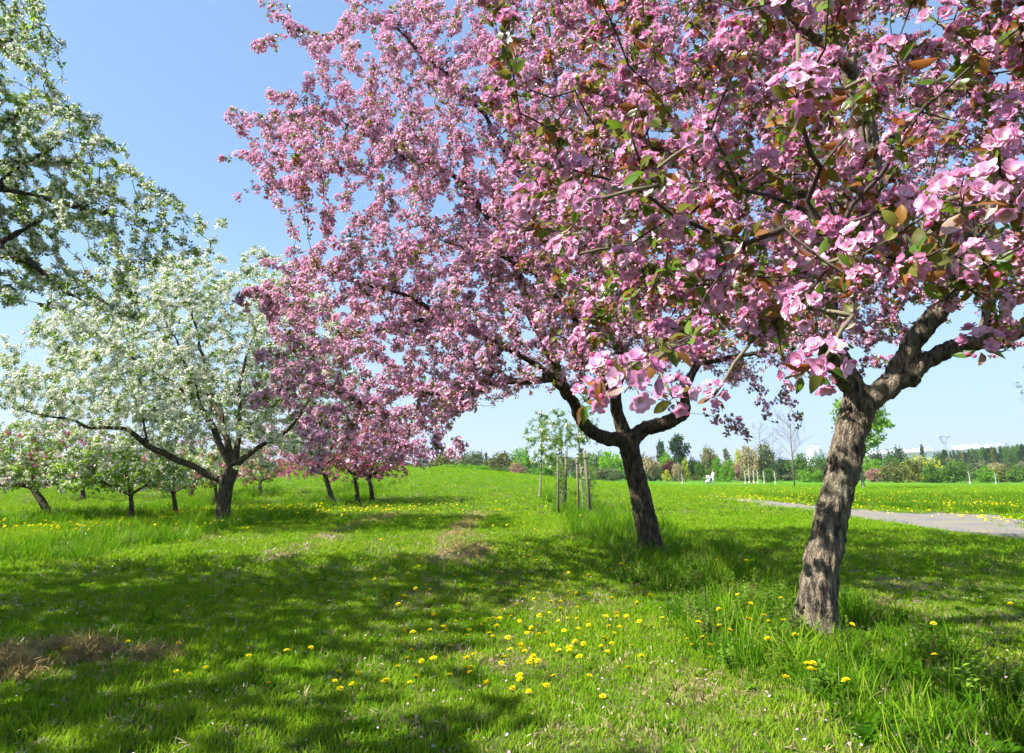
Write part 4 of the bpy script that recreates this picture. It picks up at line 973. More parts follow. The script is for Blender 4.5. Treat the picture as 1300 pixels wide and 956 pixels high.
def weed(seed):
    q = random.Random(seed); mb = MB()
    for k in range(5):
        a = q.uniform(0, 6.28); ln = q.uniform(.1, .5); h = q.uniform(.12, .24); p0 = Vector((q.uniform(-.02, .02), q.uniform(-.02, .02), 0)); p1 = p0 + Vector((math.cos(a) * ln * h, math.sin(a) * ln * h, h))
        mb.tube([p0, p0.lerp(p1, .5) + Vector((0, 0, .02)), p1], .0022, 3, 1, cap=False)
        for j in range(9):
            u = .25 + .75 * j / 8; b_ = a + (1.4 if j % 2 else -1.4) + q.uniform(-.4, .4); leaf(mb, p0.lerp(p1, u), (math.cos(b_), math.sin(b_), q.uniform(.1, .7)), (0, 0, 1), q.uniform(.03, .055), .018, 0, q, .4)
    return mb.mesh('leafy_weed', [LF_F if seed % 2 else LF_G, CALYX if seed == 3 else LF_G])
WEED = [weed(k) for k in range(4)]
x, y = sample_ground(9000, 3.6, 14); x, y = thin(x, y, tallmask(x, y) * (fbm(x * 1.7, y * 1.7, 0, 33) > .5) * .45 + .008); lay('leafy_weeds', x, y, rng.uniform(.6, 1.25, len(x)) * (.45 + .55 * tallmask(x, y)), WEED)
# fallen petals
mb = MB(); mb.add([(-.009, 0, .001), (-.003, -.007, .004), (.006, -.006, .003), (.010, .001, .0), (.005, .007, .004), (-.004, .006, .005)], [(0, 1, 2), (0, 2, 3), (0, 3, 4), (0, 4, 5)]); FP = [mb.mesh('petal', [FALLEN])]
x, y = sample_ground(9000, 3.3, 13); pr_ = np.exp(-((x - 3.5) / 4)**2) * .6 + .2; x, y = thin(x, y, pr_); n = len(x)
scatter('fallen_petals', np.stack([x, y, H(x, y) + rng.uniform(.015, .05, n)], 1), dir_euler(np.stack([rng.normal(0, .5, n), rng.normal(0, .5, n), np.ones(n)], 1), rng.uniform(0, 6, n)), rng.uniform(.6, 1.15, n), FP)

# ------------------------------------------------------------------ dandelions
def dand_head(seed, n=34):
    q = random.Random(seed); mb = MB()
    for lay_ in range(3):
        m_ = (18, 13, 8)[lay_]; el = (.15, .6, 1.1)[lay_]; L = (.021, .017, .011)[lay_]
        for k in range(m_):
            a = 2 * math.pi * k / m_ + q.uniform(-.1, .1); e_ = el + q.uniform(-.12, .12); d = Vector((math.cos(a) * math.cos(e_), math.sin(a) * math.cos(e_), math.sin(e_))); s_ = Vector((-math.sin(a), math.cos(a), 0)) * .0032
            mb.add([-s_ * .6, s_ * .6, d * L + s_, d * L - s_], [(0, 1, 2, 3)], 0)
    bud(mb, (0, 0, -.012), (0, 0, 1), .006, 1)
    return mb.mesh('flower_head', [YEL, LF_G])
DH = [dand_head(s) for s in range(4)]
def stalk(h, s):
    q = random.Random(s); mb = MB(); mb.tube([(0, 0, -.02), (q.uniform(-.01, .01), q.uniform(-.01, .01), h * .5), (0, 0, h)], .0022, 4, cap=False); return mb.mesh('stalk', [LF_F])
ST = [stalk(1.0 * .1, 1), stalk(.1, 2)]
Z2 = [(62,882),(245,825),(282,895),(212,858),(165,912),(303,838),(348,825),(225,760),(235,722),(270,725),(335,720),(388,705),(398,720),(410,888),(490,858),(487,880),(607,845),(675,890),(727,823),(713,840),(805,892),(903,820),(865,787),(887,765),(918,773),(802,777),(680,775),(683,790),(631,748),(573,742),(561,730),(589,703),(720,712),(720,728),(750,737),(775,730),(745,695),(560,675),(543,687),(575,672),(602,672),(643,665),(675,685),(750,665),(830,638),(845,720),(898,715),(910,737),(938,700),(935,685),(1003,665),(1045,655),(1045,668),(1003,755),(1036,733),(1010,802),(1025,770),(895,632),(852,590),(877,585),(892,575),(940,580),(1025,597),(1122,615),(832,608),(793,608),(745,578),(695,592),(665,622),(642,565),(607,570),(683,553),(583,530),(631,480),(515,475),(740,453),(732,415),(862,500),(952,468),(1062,462),(1033,502),(1021,487),(1087,430),(1067,436),(500,548),(500,520),(430,510),(318,548),(262,485),(252,505),(280,562),(203,440),(235,430),(285,405),(320,400),(198,455),(160,600),(215,620),(85,605),(1090,860)]
Z3 = [(62,688),(248,675),(262,680),(310,663),(183,718),(78,745),(106,775),(430,738),(647,697),(478,845),(487,868),(393,900),(622,912),(190,543),(55,520),(131,452),(35,398),(375,597),(1290,870)]
Z1 = [(485,765),(252,790),(155,592),(1182,785),(992,575),(685,380),(367,668)]
dn = [(434 + a / 2.995, 560 + b_ / 2.995) for a, b_ in Z2] + [(866 + a / 2.995, 560 + b_ / 2.995) for a, b_ in Z3] + [(a / 2.995, 560 + b_ / 2.995) for a, b_ in Z1]
protoD = {}
def dandelion(x, y, h, s, parts, label, group):
    z = float(H(x, y)); root = thing('dandelion', (x, y, z), label, 'dandelion', group, random.uniform(0, 6.28))
    if parts:
        o = link(bpy.data.objects.new('stalk', ST[random.randrange(2)]), root); o.scale = (1, 1, h / .1)
    o = link(bpy.data.objects.new('flower_head', DH[random.randrange(4)]), root); o.location = (0, 0, h); o.scale = (s, s, s * random.uniform(.6, 1.5)); o.rotation_euler = (random.uniform(-.35, .35), random.uniform(-.35, .35), random.uniform(0, 6))
    return root
def dlab(x, y, key):
    dist = 'close to the camera' if y < 5.6 else ('at middle distance' if y < 8.5 else 'farther off')
    side = 'left of centre' if x < -.12 * y else ('right of centre' if x > .12 * y else 'in the centre')
    wh = {'mown': 'in the mown lane', 'tall': 'in the tall grass by the trunks', 'left': 'in the shaded grass'}[key]
    return f'yellow dandelion {wh}, {side}, {dist}', f'dandelions {wh}, {side}, {dist}'
cnt = 0
for (px, py) in dn:
    tl = float(tallmask(*gnd(px, py)[:2])) > .5; h = random.uniform(.16, .24) if tl else random.uniform(.04, .09); p = gnd(px, py, h)
    key = 'tall' if tl else ('left' if px < 434 else 'mown')
    dandelion(p.x, p.y, h, random.uniform(.95, 1.3), True, *dlab(p.x, p.y, key)); cnt += 1
ys = rng.uniform(4.2, 13, 1500); xs = rng.uniform(-1, 1, 1500) * (.75 * ys + .5); pd = np.exp(-((xs - .2) / 1.6)**2) * .8 + .07; xs, ys = thin(xs, ys, pd * (1 - pathmask(xs, ys))); k = 0
for x_, y_ in zip(xs, ys):
    if cnt >= 296: break
    tl = float(tallmask(x_, y_)) > .5; key = 'tall' if tl else ('left' if x_ < -.25 * y_ else 'mown')
    dandelion(x_, y_, random.uniform(.03, .07) if not tl else .18, random.uniform(.85, 1.25), False, *dlab(x_, y_, key)); cnt += 1
# distant drifts of dandelions
def drift(n, cx, cy, rx, ry): return cx + rng.normal(0, rx, n), cy + rng.normal(0, ry, n)
xs, ys = [], []
for a in ((220, -8.5, 22.5, 2.2, 1.2), (130, -10.5, 16, 2.5, .8), (150, -5.5, 24, 1.5, 1.2), (120, 17, 27, 2.2, 2.5), (150, 17.3, 22.5, .6, 2.2), (60, 13.2, 19.5, .35, .8), (130, 20, 34, 4, 6), (260, 13, 33, 2, 4), (160, 18, 45, 9, 7), (110, -1, 26, 2, 5), (90, 25, 26, 5, 5), (60, 12, 26, .6, 2)):
    q, w_ = drift(*a); xs.append(q); ys.append(w_)
xs = np.concatenate(xs); ys = np.concatenate(ys); n = len(xs)
scatter('dandelions', np.stack([xs, ys, H(xs, ys) + rng.uniform(.06, .16, n) + .12 * (tallmask(xs, ys) > .4)], 1), dir_euler(np.stack([rng.normal(0, .3, n), rng.normal(-.3, .3, n), np.ones(n)], 1), rng.uniform(0, 6, n)), rng.uniform(1.0, 1.7, n), DH)

# ------------------------------------------------------------------ far trees and bushes
def lmat(name, c0, c1, tc): return leafmat(name, c0, c1, .3, tc, 0, shift=(0, .35))
FM = {'olive': lmat('far_olive', (.10, .12, .035), (.17, .18, .055), (.3, .32, .06)), 'grey': lmat('far_grey', (.11, .15, .07), (.17, .2, .1), (.25, .3, .12)),
      'bright': lmat('far_bright', (.10, .24, .02), (.18, .36, .03), (.3, .6, .03)), 'yellow': lmat('far_yellow', (.26, .32, .03), (.42, .44, .05), (.6, .65, .05)),
      'dark': lmat('far_dark', (.035, .07, .03), (.065, .11, .04), (.08, .15, .04)), 'red': lmat('far_red', (.11, .04, .04), (.18, .07, .06), (.25, .06, .06)),
      'mid': lmat('far_mid', (.06, .13, .025), (.10, .19, .035), (.2, .38, .04)), 'peach': lmat('far_peach', (.30, .26, .14), (.42, .34, .2), (.5, .45, .2)), 'pink': lmat('far_pink', (.30, .17, .14), (.42, .25, .2), (.5, .3, .2))}
FTW = plain('far_trunk', (.13, .10, .07), .9, .3, 4)
FTL = plain('far_trunk_pale', (.50, .47, .40), .9, .2, 4)
_fc = {}
def fcrown(kind, shape, seed, n=1500, leafs=.062):
    """unit-high crown made of many small leaf faces in clumps"""
    key = (kind, shape, seed)
    if key in _fc: return _fc[key]
    r = np.random.default_rng(seed * 7 + 1); q = random.Random(seed); mb = MB(); nc = 40 if shape != 'conifer' else 70
    for c_ in range(nc):
        if shape == 'conifer':
            h = r.uniform(.02, 1)**1.15; rr = .5 * (1 - h) * .9 + .03; a = r.uniform(0, 6.28); k = r.uniform(.35, 1); cc = np.array([math.cos(a) * rr * k, math.sin(a) * rr * k, h]); cs = .07 + .05 * (1 - h)
        elif shape == 'pine':
            h = r.uniform(.45, 1); rr = .42 * math.sin(min(1, (h - .4) / .6) * math.pi * .85 + .25); a = r.uniform(0, 6.28); k = r.uniform(.2, 1); cc = np.array([math.cos(a) * rr * k, math.sin(a) * rr * k, h]); cs = .09
        elif shape == 'column':
            h = r.uniform(.1, 1); rr = .5 * math.sin(math.pi * min(1, h * .85 + .1)); a = r.uniform(0, 6.28); k = r.uniform(.3, 1); cc = np.array([math.cos(a) * rr * k, math.sin(a) * rr * k, h]); cs = .11
        else:
            d = r.normal(size=3); d /= np.linalg.norm(d); k = r.uniform(.45, 1) * (1 + .12 * math.sin(d[0] * 5 + seed)); lo = -.22 if shape == 'bush' else .12
            cc = np.array([d[0] * .46 * k, d[1] * .46 * k, lo + (1 - lo) * (.5 + .46 * d[2] * k)]); cs = .13
        m_ = n // nc; pts = cc + r.normal(0, cs * .55, (m_, 3)); nr = r.normal(size=(m_, 3)); nr[:, 2] += .5
        for p, nn in zip(pts, nr):
            if p[2] < .01: continue
            M = frame(nn, q.uniform(0, 6)); s_ = leafs * q.uniform(.5, 1.1); P_ = Vector(p)
            mb.add([P_ + M @ Vector(v) * s_ for v in ((-.5, -.4, 0), (.5, -.35, .1), (.45, .45, 0), (-.4, .5, .1))], [(0, 1, 2, 3)], 0)
    me_ = mb.mesh('crown', [FM[kind]], smooth=False); _fc[key] = me_; return me_
def ftrunk(h, rad, bare=False, pale=False, seed=0):
    q = random.Random(seed); mb = MB(); mb.tube([(0, 0, -.3), (q.uniform(-.05, .05), 0, h * .5), (q.uniform(-.2, .2), 0, h)], [rad, rad * .8, rad * .25], 7)
    def br(p, d, L, r_, dep):
        e_ = p + d * L; m_ = p + d * L * .5 + Vector((q.uniform(-.06, .06), q.uniform(-.06, .06), .03)) * L; mb.tube([p, m_, e_], [r_, r_ * .8, r_ * .4], 4, cap=False)
        if dep > 0:
            for k in range(4): br(p.lerp(e_, q.uniform(.35, 1)), (d + Vector((q.uniform(-.8, .8), q.uniform(-.8, .8), q.uniform(-.1, .6)))).normalized(), L * q.uniform(.45, .7), r_ * .5, dep - 1)
    for k in range(16 if bare else 7):
        a = q.uniform(0, 6.28); z = h * q.uniform(.3 if bare else .25, .98); br(Vector((0, 0, z)), Vector((math.cos(a), math.sin(a), q.uniform(.5, 1.3))).normalized(), (h - z * .75) * (.38 if bare else .3), rad * .35, 2 if bare else 1)
    return mb
def far_tree(px, base_py, top_py, wpx, kind, shape, Y, label, cat=None, seed=None, pale=False):
    b = W(px, 600, Y); z0 = float(H(b.x, Y)) ; hgt = hz(top_py, Y) - z0; wid = wpx / FPX * Y
    seed = seed if seed is not None else int(px * 7) % 5; cat = cat or ('bush' if shape == 'bush' else 'tree'); nm = {'bush': 'bush', 'conifer': 'conifer_tree', 'pine': 'pine_tree', 'column': 'poplar_tree', 'round': 'broadleaf_tree'}[shape]
    root = thing(nm, (b.x, Y, z0), label, cat, None, random.uniform(0, 6.28))
    o = link(bpy.data.objects.new('crown', fcrown(kind, shape, seed)), root); o.scale = (wid * 1.15, wid * 1.15, hgt)
    mb = ftrunk(hgt * .85, max(.05, hgt * .016), False, pale, seed); mb.obj('trunk', [FTL if pale else FTW], root)
    return root
FT = [  # px, top, width, colour, shape, depth, label
    (566, 574, 44, 'olive', 'round', 112, 'olive-brown round tree beyond the crest, leftmost of the clump'), (600, 573, 32, 'grey', 'round', 118, 'grey-green round tree beyond the crest beside a dark conifer'),
    (617, 577, 12, 'dark', 'conifer', 122, 'dark pointed conifer tucked behind the round trees on the crest'), (633, 575, 32, 'olive', 'round', 110, 'yellowish olive tree right of the dark conifer on the crest'),
    (661, 571, 34, 'bright', 'round', 116, 'tall bright green tree beyond the crest left of the young trees'), (656, 587, 26, 'pink', 'bush', 104, 'brownish bare-looking shrub in front of the bright green crest tree'),
    (565, 589, 24, 'bright', 'bush', 86, 'small bright green bush on the crest, left one'), (589, 588, 28, 'bright', 'bush', 86, 'bright green bush on the crest, middle one'), (609, 589, 24, 'bright', 'bush', 88, 'bright green bush on the crest, right one'),
    (634, 592, 26, 'mid', 'bush', 92, 'mid green low bush right of the crest bushes'), (690, 590, 30, 'bright', 'bush', 98, 'low green bush behind the thinnest young tree'), (705, 577, 34, 'mid', 'round', 120, 'mid green tree behind the staked young trees'),
    (757, 573, 34, 'mid', 'round', 118, 'mid green tree right of the stakes'), (778, 574, 30, 'bright', 'round', 112, 'bright green tree touching the left side of the dark trunk'), (770, 592, 40, 'grey', 'bush', 102, 'pale grey-green bushes left of the dark trunk'),
    (812, 575, 30, 'grey', 'round', 125, 'grey-green tree hidden behind the dark forked trunk'), (828, 580, 22, 'peach', 'round', 122, 'pale tan tree right of the dark forked trunk'),
    (840, 563, 16, 'dark', 'pine', 150, 'small dark pine left of the umbrella pine'), (863, 557, 30, 'dark', 'pine', 150, 'large dark umbrella pine topping the right-hand treeline'), (847, 572, 18, 'bright', 'round', 140, 'bright green tree between the two dark pines'),
    (848, 585, 20, 'red', 'round', 124, 'dark red-leaved tree below the pines'), (846, 596, 12, 'yellow', 'bush', 118, 'small yellow-green bush before the red tree'), (860, 588, 12, 'peach', 'round', 118, 'small tan tree right of the red tree'),
    (870, 584, 12, 'yellow', 'column', 118, 'slim yellow-green tree below the umbrella pine'), (879, 580, 16, 'dark', 'round', 130, 'dark tree behind the slim yellow-green one'), (889, 585, 14, 'mid', 'round', 122, 'green tree left of the white-clad person'),
    (903, 569, 22, 'olive', 'round', 140, 'tall olive tree behind the white-clad person'), (923, 572, 20, 'grey', 'conifer', 150, 'blue-grey conifer behind the two bright round trees'), (911, 582, 12, 'bright', 'column', 118, 'left of the two bright green round trees by the person'),
    (923, 583, 17, 'bright', 'bush', 116, 'right of the two bright green round trees by the person'), (939, 570, 13, 'yellow', 'column', 130, 'yellow-green poplar in the right-hand treeline'), (936, 588, 12, 'pink', 'round', 120, 'faint pink blossoming tree under the poplar'),
    (953, 567, 24, 'peach', 'round', 112, 'pale budding birch-like tree, left of its pair', ), (973, 565, 28, 'grey', 'round', 114, 'pale grey-green budding tree, right of its pair'), (975, 592, 14, 'mid', 'bush', 108, 'dark green bush under the pale budding trees'),
    (992, 580, 18, 'dark', 'round', 132, 'dark tree left of the tall bare tree'), (1016, 577, 26, 'mid', 'round', 128, 'green tree right of the tall bare tree'), (1022, 593, 16, 'bright', 'bush', 110, 'bright green bush just left of the nearest trunk'), (1037, 594, 18, 'bright', 'bush', 112, 'bright green bush touching the left of the nearest trunk'),
    (1042, 577, 24, 'mid', 'round', 134, 'mid green tree hidden behind the nearest trunk'), (1109, 592, 24, 'pink', 'bush', 112, 'pinkish-brown shrub right of the nearest trunk'), (1110, 583, 22, 'bright', 'round', 124, 'fresh green tree behind the pinkish shrub'),
    (1134, 584, 32, 'olive', 'bush', 106, 'olive round bush in the far hedge'), (1160, 580, 26, 'olive', 'bush', 110, 'olive bush left part of the yellow-topped clump'), (1172, 577, 40, 'yellow', 'bush', 118, 'large yellow-green bush, brightest in the far hedge'),
    (1183, 588, 26, 'mid', 'bush', 104, 'green bush before the yellow-green one'), (1208, 585, 40, 'mid', 'bush', 108, 'wide dark green bush right of the yellow-green one'), (1234, 588, 16, 'grey', 'round', 112, 'small grey-green tree between the hedge bushes'),
    (1252, 590, 24, 'bright', 'bush', 108, 'bright green bush toward the right end of the hedge'), (1272, 588, 22, 'olive', 'bush', 112, 'olive bush near the right end of the hedge'), (1292, 588, 26, 'mid', 'bush', 110, 'green bush at the right edge of the hedge'), (1318, 588, 26, 'olive', 'bush', 110, 'olive bush just past the right edge'),
    (1114, 571, 14, 'dark', 'round', 220, 'dark tree far behind the pinkish shrub'), (1138, 570, 24, 'dark', 'round', 230, 'dark rounded trees far behind the olive bush'), (1174, 567, 14, 'dark', 'conifer', 240, 'dark conifer far behind the yellow-green bush'), (1195, 574, 16, 'dark', 'round', 220, 'dark tree far behind, below the pylon')]
CW_ = {'olive': 'olive', 'grey': 'grey-green', 'bright': 'bright green', 'yellow': 'yellow-green', 'dark': 'dark', 'red': 'dark red', 'mid': 'mid green', 'peach': 'pale tan', 'pink': 'pinkish'}
def kl(t_, px, what):
    col = next(CW_[k] for k in FM if FM[k] == t_.children[0].data.materials[0]); sh = {'conifer_tree': 'pointed', 'pine_tree': 'bare-stemmed', 'poplar_tree': 'slim', 'bush': 'bushy', 'broadleaf_tree': 'round'}[t_.name.split('.')[0]]
    wh = ('left of the staked trees' if px < 690 else 'just left of the dark forked trunk' if px < 800 else 'between the two big trunks' if px < 1050 else 'right of the nearest trunk')
    t_['label'] = f'{col} {sh} {what}, {wh}'; t_['group'] = f'{col} {sh} {what}, {wh}'
for (px, top, wd, kind, shape, Y, lab) in FT: far_tree(px, 0, top, wd, kind, shape, Y, lab)
# rows of conifers at the right, one thing each
q = random.Random(5)
for k in range(34):
    px = 1196 + k * 4.2 + q.uniform(-1.5, 1.5); Y = q.uniform(190, 290); top = 575 - 10 * (px - 1196) / 110 * q.uniform(.6, 1.2) + q.uniform(-1, 4)
    t_ = far_tree(px, 0, max(561, top), q.uniform(8, 15), q.choice(['dark', 'dark', 'mid', 'olive']), q.choice(['conifer', 'conifer', 'round', 'pine']), Y, 'x', seed=k % 4); kl(t_, px, 'tree in the distant conifer wood')
# dense row behind the treeline so no gap shows the horizon: individual trees
for k in range(60):
    px = 520 + k * 13.5 + q.uniform(-4, 4)
    if px > 1330: break
    Y = q.uniform(150, 185); top = 585 + q.uniform(-5, 5)
    t_ = far_tree(px, 0, top, q.uniform(18, 28), q.choice(['mid', 'olive', 'grey', 'dark', 'peach']), q.choice(['round', 'round', 'bush', 'column']), Y, 'x', seed=k % 5); kl(t_, px, 'tree in the treeline back row')
for k in range(48):
    px = 505 + k * 17.2 + q.uniform(-5, 5); Y = q.uniform(126, 140)
    t_ = far_tree(px, 0, 594 + q.uniform(-3, 3), q.uniform(18, 26), q.choice(['mid', 'olive', 'grey', 'mid']), 'bush', Y, 'x', seed=k % 5); kl(t_, px, 'low shrub at the treeline foot')
# left-hand far trees seen through gaps
for k in range(26):
    px = -30 + k * 21 + q.uniform(-5, 5); Y = q.uniform(100, 130)
    t_ = far_tree(px, 0, 578 + q.uniform(-5, 7), q.uniform(26, 40), q.choice(['olive', 'grey', 'mid', 'pink']), 'round', Y, 'x', seed=k % 5); kl(t_, px, 'hazy tree beyond the grassy crest')
# bare trees
for (px, by, top, rad, lab, sd_) in ((1009, 619, 512, .07, 'tall bare tree rising above the hedge left of the nearest trunk', 3), (968, 612, 543, .07, 'bare leafless tree above the pale budding trees', 5), (984, 612, 552, .06, 'smaller bare tree right of the pale budding trees', 8)):
    b = gnd(px, by); hgt = hz(top, b.y) - b.z; root = thing('bare_tree', b, lab, 'tree', 'leafless trees'); mb = ftrunk(hgt, rad, True, False, sd_); mb.obj('trunk', [TWIG_BARE], root)
# row of pale guarded saplings
for k, (px, ht) in enumerate(((946, 9), (951, 11), (957, 10), (962, 10), (970, 9), (984, 9), (1231, 9), (1264, 8), (866, 7))):
    Y = 92; b = W(px, 611, Y); z0 = float(H(b.x, Y)); h = ht / FPX * Y; root = thing('guarded_sapling', (b.x, Y, z0), 'thin pale sapling with a white trunk guard at the far meadow edge', 'sapling', 'pale guarded saplings at the meadow edge')
    mb = MB(); mb.tube([(0, 0, -.1), (.03, 0, h * .6), (0, .02, h * 1.8)], [.05, .04, .015], 6)
    for a in range(6): mb.tube([(0, 0, h * (.8 + a * .14)), (math.cos(a * 2) * .3, math.sin(a * 2) * .3, h * (1.05 + a * .14))], [.02, .008], 4)
    mb.obj('trunk', [FTL], root); mb = MB(); mb.tube([(0, 0, 0), (.01, 0, h * .3)], .09, 8); mb.obj('trunk_guard', [plain('guard', (.75, .75, .7), .6)], root)

# ------------------------------------------------------------------ person and pushchair
CW = plain('white_cloth', (.82, .82, .84), .85, .05); SK = plain('skin', (.55, .33, .24), .6, .08); HR = plain('dark_hair', (.02, .015, .012), .6, .2); DKM = plain('dark_rubber', (.03, .03, .035), .6, .2); SHM = plain('white_frame', (.78, .78, .8), .4, .05)
def skin_body(name, nodes, edges, mat, parent, sub=2, root_i=0):
    me_ = bpy.data.meshes.new(name); me_.from_pydata([n_[:3] for n_ in nodes], edges, []); o = link(bpy.data.objects.new(name, me_), None)
    md = o.modifiers.new('k', 'SKIN')
    for i, n_ in enumerate(nodes):
        sv = me_.skin_vertices[0].data[i]; sv.radius = (n_[3], n_[4] if len(n_) > 4 else n_[3]); sv.use_root = (i == root_i)
    s_ = o.modifiers.new('s', 'SUBSURF'); s_.levels = sub; s_.render_levels = sub
    dg = bpy.context.evaluated_depsgraph_get(); m2 = bpy.data.meshes.new_from_object(o.evaluated_get(dg)); m2.name = name; o.modifiers.clear(); m2.materials.clear(); m2.materials.append(mat)
    m2.polygons.foreach_set('use_smooth', [True] * len(m2.polygons)); o.data = m2; o.parent = parent; return o
pb = gnd(906, 615.5); PS = 1.0
per = thing('person', pb, 'person in white shirt and white trousers walking with a pushchair across the far meadow', 'person', None, math.radians(196))
# local +x is the way they walk (to the left in view after rotation)
nod = [(0, 0, .92, .15, .11), (0, 0, 1.12, .13, .10), (0, 0, 1.32, .17, .11), (0, 0, 1.43, .09), (0, 0, 1.50, .055), (.02, 0, 1.56, .065), (.03, 0, 1.64, .10), (.02, 0, 1.71, .085),
       (0, .17, 1.38, .06), (.06, .22, 1.14, .045), (.26, .19, 1.02, .035), (.34, .18, 1.0, .03), (0, -.17, 1.38, .06), (.06, -.22, 1.14, .045), (.26, -.19, 1.02, .035), (.34, -.18, 1.0, .03),
       (.02, .09, .86, .095), (.12, .10, .48, .065), (.10, .10, .10, .045), (.20, .10, .05, .04), (-.02, -.09, .86, .095), (-.04, -.10, .48, .065), (-.20, -.10, .13, .045), (-.12, -.10, .05, .04)]
edg = [(0, 1), (1, 2), (2, 3), (3, 4), (4, 5), (5, 6), (6, 7), (3, 8), (8, 9), (9, 10), (10, 11), (3, 12), (12, 13), (13, 14), (14, 15), (0, 16), (16, 17), (17, 18), (18, 19), (0, 20), (20, 21), (21, 22), (22, 23)]
skin_body('body', nod, edg, SK, per)
for side in (1, -1):      # five fingers closed on the handle
    mb = MB()
    for k in range(4): y0 = side * (.15 + .018 * k); mb.tube([(.345, y0, .995), (.375, y0, 1.0), (.382, y0, .975), (.36, y0, .965)], .008, 5)
    mb.tube([(.335, side * .15, .99), (.355, side * .14, .97), (.37, side * .145, .965)], .009, 5); mb.obj('fingers', [SK], per)
sh = [(0, 0, .88, .17, .13), (0, 0, 1.12, .155, .125), (0, 0, 1.32, .19, .13), (0, 0, 1.42, .11), (0, .18, 1.37, .075), (.05, .225, 1.18, .065), (.14, .21, 1.08, .055), (0, -.18, 1.37, .075), (.05, -.225, 1.18, .065), (.14, -.21, 1.08, .055)]
skin_body('shirt', sh, [(0, 1), (1, 2), (2, 3), (3, 4), (4, 5), (5, 6), (3, 7), (7, 8), (8, 9)], CW, per)
tr_ = [(0, 0, .93, .16, .12), (.02, .09, .84, .115), (.12, .10, .48, .085), (.10, .10, .14, .07), (-.02, -.09, .84, .115), (-.04, -.10, .48, .085), (-.19, -.10, .17, .07)]
skin_body('trousers', tr_, [(0, 1), (1, 2), (2, 3), (0, 4), (4, 5), (5, 6)], CW, per)
skin_body('hair', [(-.02, 0, 1.66, .095), (0, 0, 1.73, .105), (-.06, 0, 1.58, .07), (-.07, 0, 1.46, .05)], [(0, 1), (0, 2), (2, 3)], HR, per)
hp = Matrix.Translation(pb) @ Matrix.Rotation(math.radians(196), 4, 'Z')
# pushchair in front of the person
pc = thing('pushchair', hp @ Vector((.75, 0, 0)), 'white-framed pushchair with dark wheels pushed by the person in white', 'pushchair', None, math.radians(196))
def ring(c, rad, rt, ax, n=18):
    return [Vector(c) + Vector((math.cos(a) * rad, 0, math.sin(a) * rad)) for a in [2 * math.pi * i / n for i in range(n + 1)]]
for (x_, y_) in ((-.28, .24), (-.28, -.24), (.33, .22), (.33, -.22)):
    mb = MB(); mb.tube(ring((x_, y_, .17), .155, .02, 0), .02, 6); wv = mb.obj('wheel', [DKM], pc)
    mb = MB(); [mb.tube([(x_, y_, .17), (x_ + math.cos(a) * .15, y_, .17 + math.sin(a) * .15)], .006, 4) for a in [k * 1.047 for k in range(6)]]; mb.obj('rim', [SHM], wv)
mb = MB()
for s_ in (.2, -.2): mb.tube([(.33, s_, .17), (0, s_, .6), (-.38, s_, .99)], .016, 6); mb.tube([(-.28, s_ * 1.1, .17), (.1, s_, .62)], .016, 6)
mb.tube([(-.40, -.2, .985), (-.40, .2, .985)], .018, 8); mb.obj('frame', [SHM], pc)
mb = MB(); mb.tube([(.32, 0, .34), (.15, 0, .42), (-.02, 0, .46), (-.16, 0, .72), (-.2, 0, .86)], [.10, .15, .17, .17, .15], 10); mb.obj('seat', [CW], pc)
mb = MB(); mb.tube([(-.24, 0, .86), (-.1, 0, .96), (.08, 0, .93), (.16, 0, .84)], [.12, .2, .2, .12], 12); mb.obj('hood', [CW], pc)

# ------------------------------------------------------------------ far buildings and pylon
BW = plain('white_render', (.78, .76, .72), .8, .08, .05); WN = plain('window_dark', (.32, .34, .38), .3, .2, .05); RF = plain('flat_roof', (.35, .33, .32), .9, .1, .05)
def block(px, Y, top, wpx, zbase, lab, group, floors=8, dep=14):
    c_ = W(px, 590, Y); wid = wpx / FPX * Y; zt = hz(top, Y); h = zt - zbase
    root = thing('apartment_block', (c_.x, Y, zbase), lab, 'building', group); mb = MB(); mb.box((0, 0, h / 2), (wid, dep, h)); mb.obj('wall', [BW], root, False)
    mb = MB(); mb.box((0, 0, h + .5), (wid * 1.03, dep * 1.03, 1.0)); mb.obj('roof', [RF], root, False)
    mb = MB(); nf = max(2, int(h / 3.2)); nc_ = max(2, int(wid / 3.5))
    for i in range(nf):
        for j in range(nc_): mb.box((-wid / 2 + (j + .5) * wid / nc_, -dep / 2 - .03, (i + .55) * h / nf), (wid / nc_ * .4, .1, h / nf * .3))
    o = mb.obj('windows', [WN], root, False); o['kind'] = 'stuff'
q = random.Random(9)
block(1030, 1450, 569, 6, 0, 'white tower block on the skyline left of the nearest trunk, left half of a pair', None); block(1036, 1460, 566, 7, 0, 'taller white tower block on the skyline left of the nearest trunk', None); block(1042, 1470, 572, 5, 0, 'lowest white block stepping down on the skyline left of the nearest trunk', None)
for k in range(26):
    px = 1104 + k * 3.3 + q.uniform(-1, 1); block(px, 2850 + q.uniform(-80, 120), 573.5 - (px - 1104) * .05 + q.uniform(-1.5, 1), q.uniform(2.4, 4.6), 40, 'tiny white housing block on the distant ridge right of the nearest trunk', 'white housing blocks on the left of the distant ridge')
for k in range(16):
    px = 1214 + k * 4.0 + q.uniform(-1, 1); block(px, 2900 + q.uniform(-40, 120), 566.5 - (px - 1214) * .04 + q.uniform(-1, 1), q.uniform(2.4, 4), 60, 'tiny white housing block on the distant ridge at the right', 'white housing blocks on the right of the distant ridge')
STL = plain('galvanised_steel', (.30, .33, .36), .5, .1, .1, 0, .3)
Yp = 1300; pbx = W(1202, 590, Yp).x; ptop = hz(552, Yp); py0 = hz(573, Yp) - 12
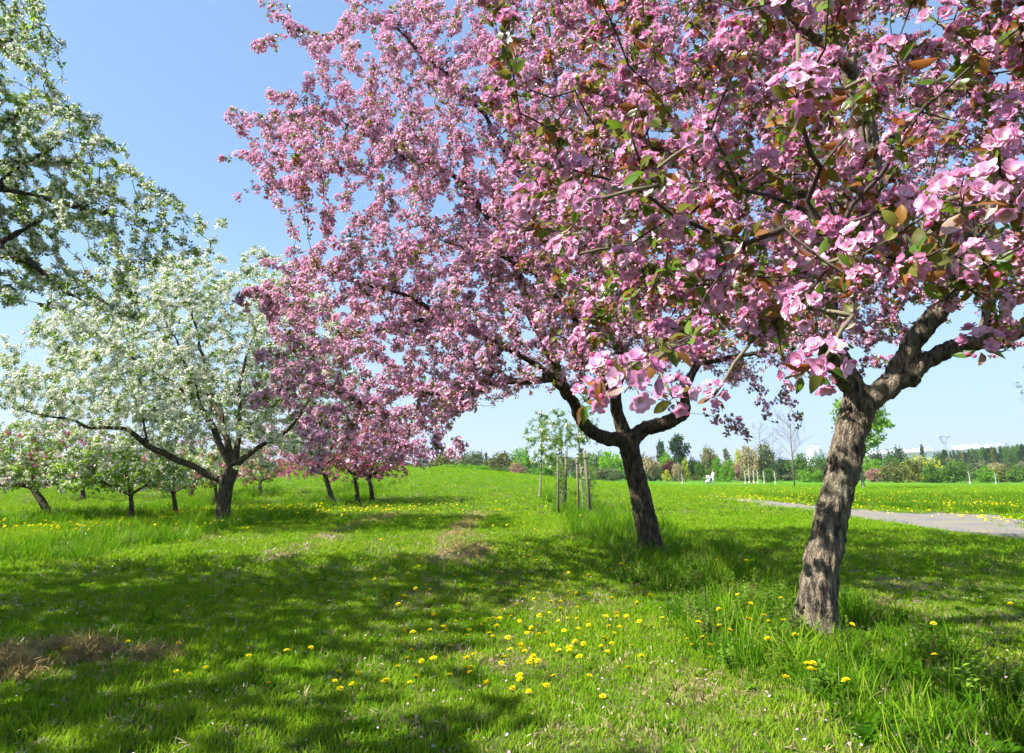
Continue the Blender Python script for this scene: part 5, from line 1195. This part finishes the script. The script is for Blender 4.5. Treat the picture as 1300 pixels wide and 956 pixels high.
pyl = thing('power_pylon', (pbx, Yp, py0), 'grey lattice power pylon with two raised arms on the distant skyline', 'pylon'); hp_ = ptop - py0
mb = MB(); th = .42
def bar(a, b_): mb.tube([a, b_], th, 4)
wst = hp_ * .55
for s1 in (-1, 1):
    for s2 in (-1, 1): bar((s1 * 4.5, s2 * 4.5, 0), (s1 * 1.2, s2 * 1.2, wst))
    for k in range(5):
        z0, z1 = wst * k / 5, wst * (k + 1) / 5; w0, w1 = 4.5 - 3.3 * k / 5, 4.5 - 3.3 * (k + 1) / 5
        bar((-w0, s1 * w0, z0), (w1, s1 * w1, z1)); bar((w0, s1 * w0, z0), (-w1, s1 * w1, z1))
mb.obj('lattice_legs', [STL], pyl); mb = MB()
for s1 in (-1, 1):
    for s2 in (-1, 1): bar((s1 * 1.2, s2 * 1.2, wst), (s1 * 9, s2 * 1.0, hp_))
    bar((s1 * 1.2, 0, wst), (s1 * 12.5, 0, hp_)); bar((s1 * 6, 0, hp_ * .82), (s1 * 9, 0, hp_))
mb.obj('raised_arm', [STL], pyl); mb = MB(); zc = hp_ * .86
for s2 in (-1, 1): bar((-17, s2 * .4, zc), (17, s2 * .4, zc)); bar((-15, 0, zc), (0, s2, zc + 1.5)); bar((15, 0, zc), (0, s2, zc + 1.5))
for k in range(-8, 9): bar((k * 1.9, 0, zc), (k * 1.9 + .95, 0, zc + 1.4 * (1 - abs(k) / 9)))
mb.obj('crossarm', [STL], pyl)

# ------------------------------------------------------------------ the spring haze between here and the far ridge
mb = MB(); mb.box((0, 1500, 48), (7600, 5600, 106)); hb = mb.mesh('haze', [], False)
HZM = bpy.data.materials.new('haze_air'); HZM.use_nodes = True; t = HZM.node_tree; t.nodes.clear(); out = t.nodes.new('ShaderNodeOutputMaterial')
vol = t.nodes.new('ShaderNodeVolumePrincipled'); vol.inputs['Color'].default_value = (.82, .88, 1, 1); vol.inputs['Density'].default_value = .00021; vol.inputs['Anisotropy'].default_value = .2
t.links.new(vol.outputs[0], out.inputs['Volume']); hb.materials.append(HZM)
haze = link(bpy.data.objects.new('haze', hb)); haze['kind'] = 'stuff'
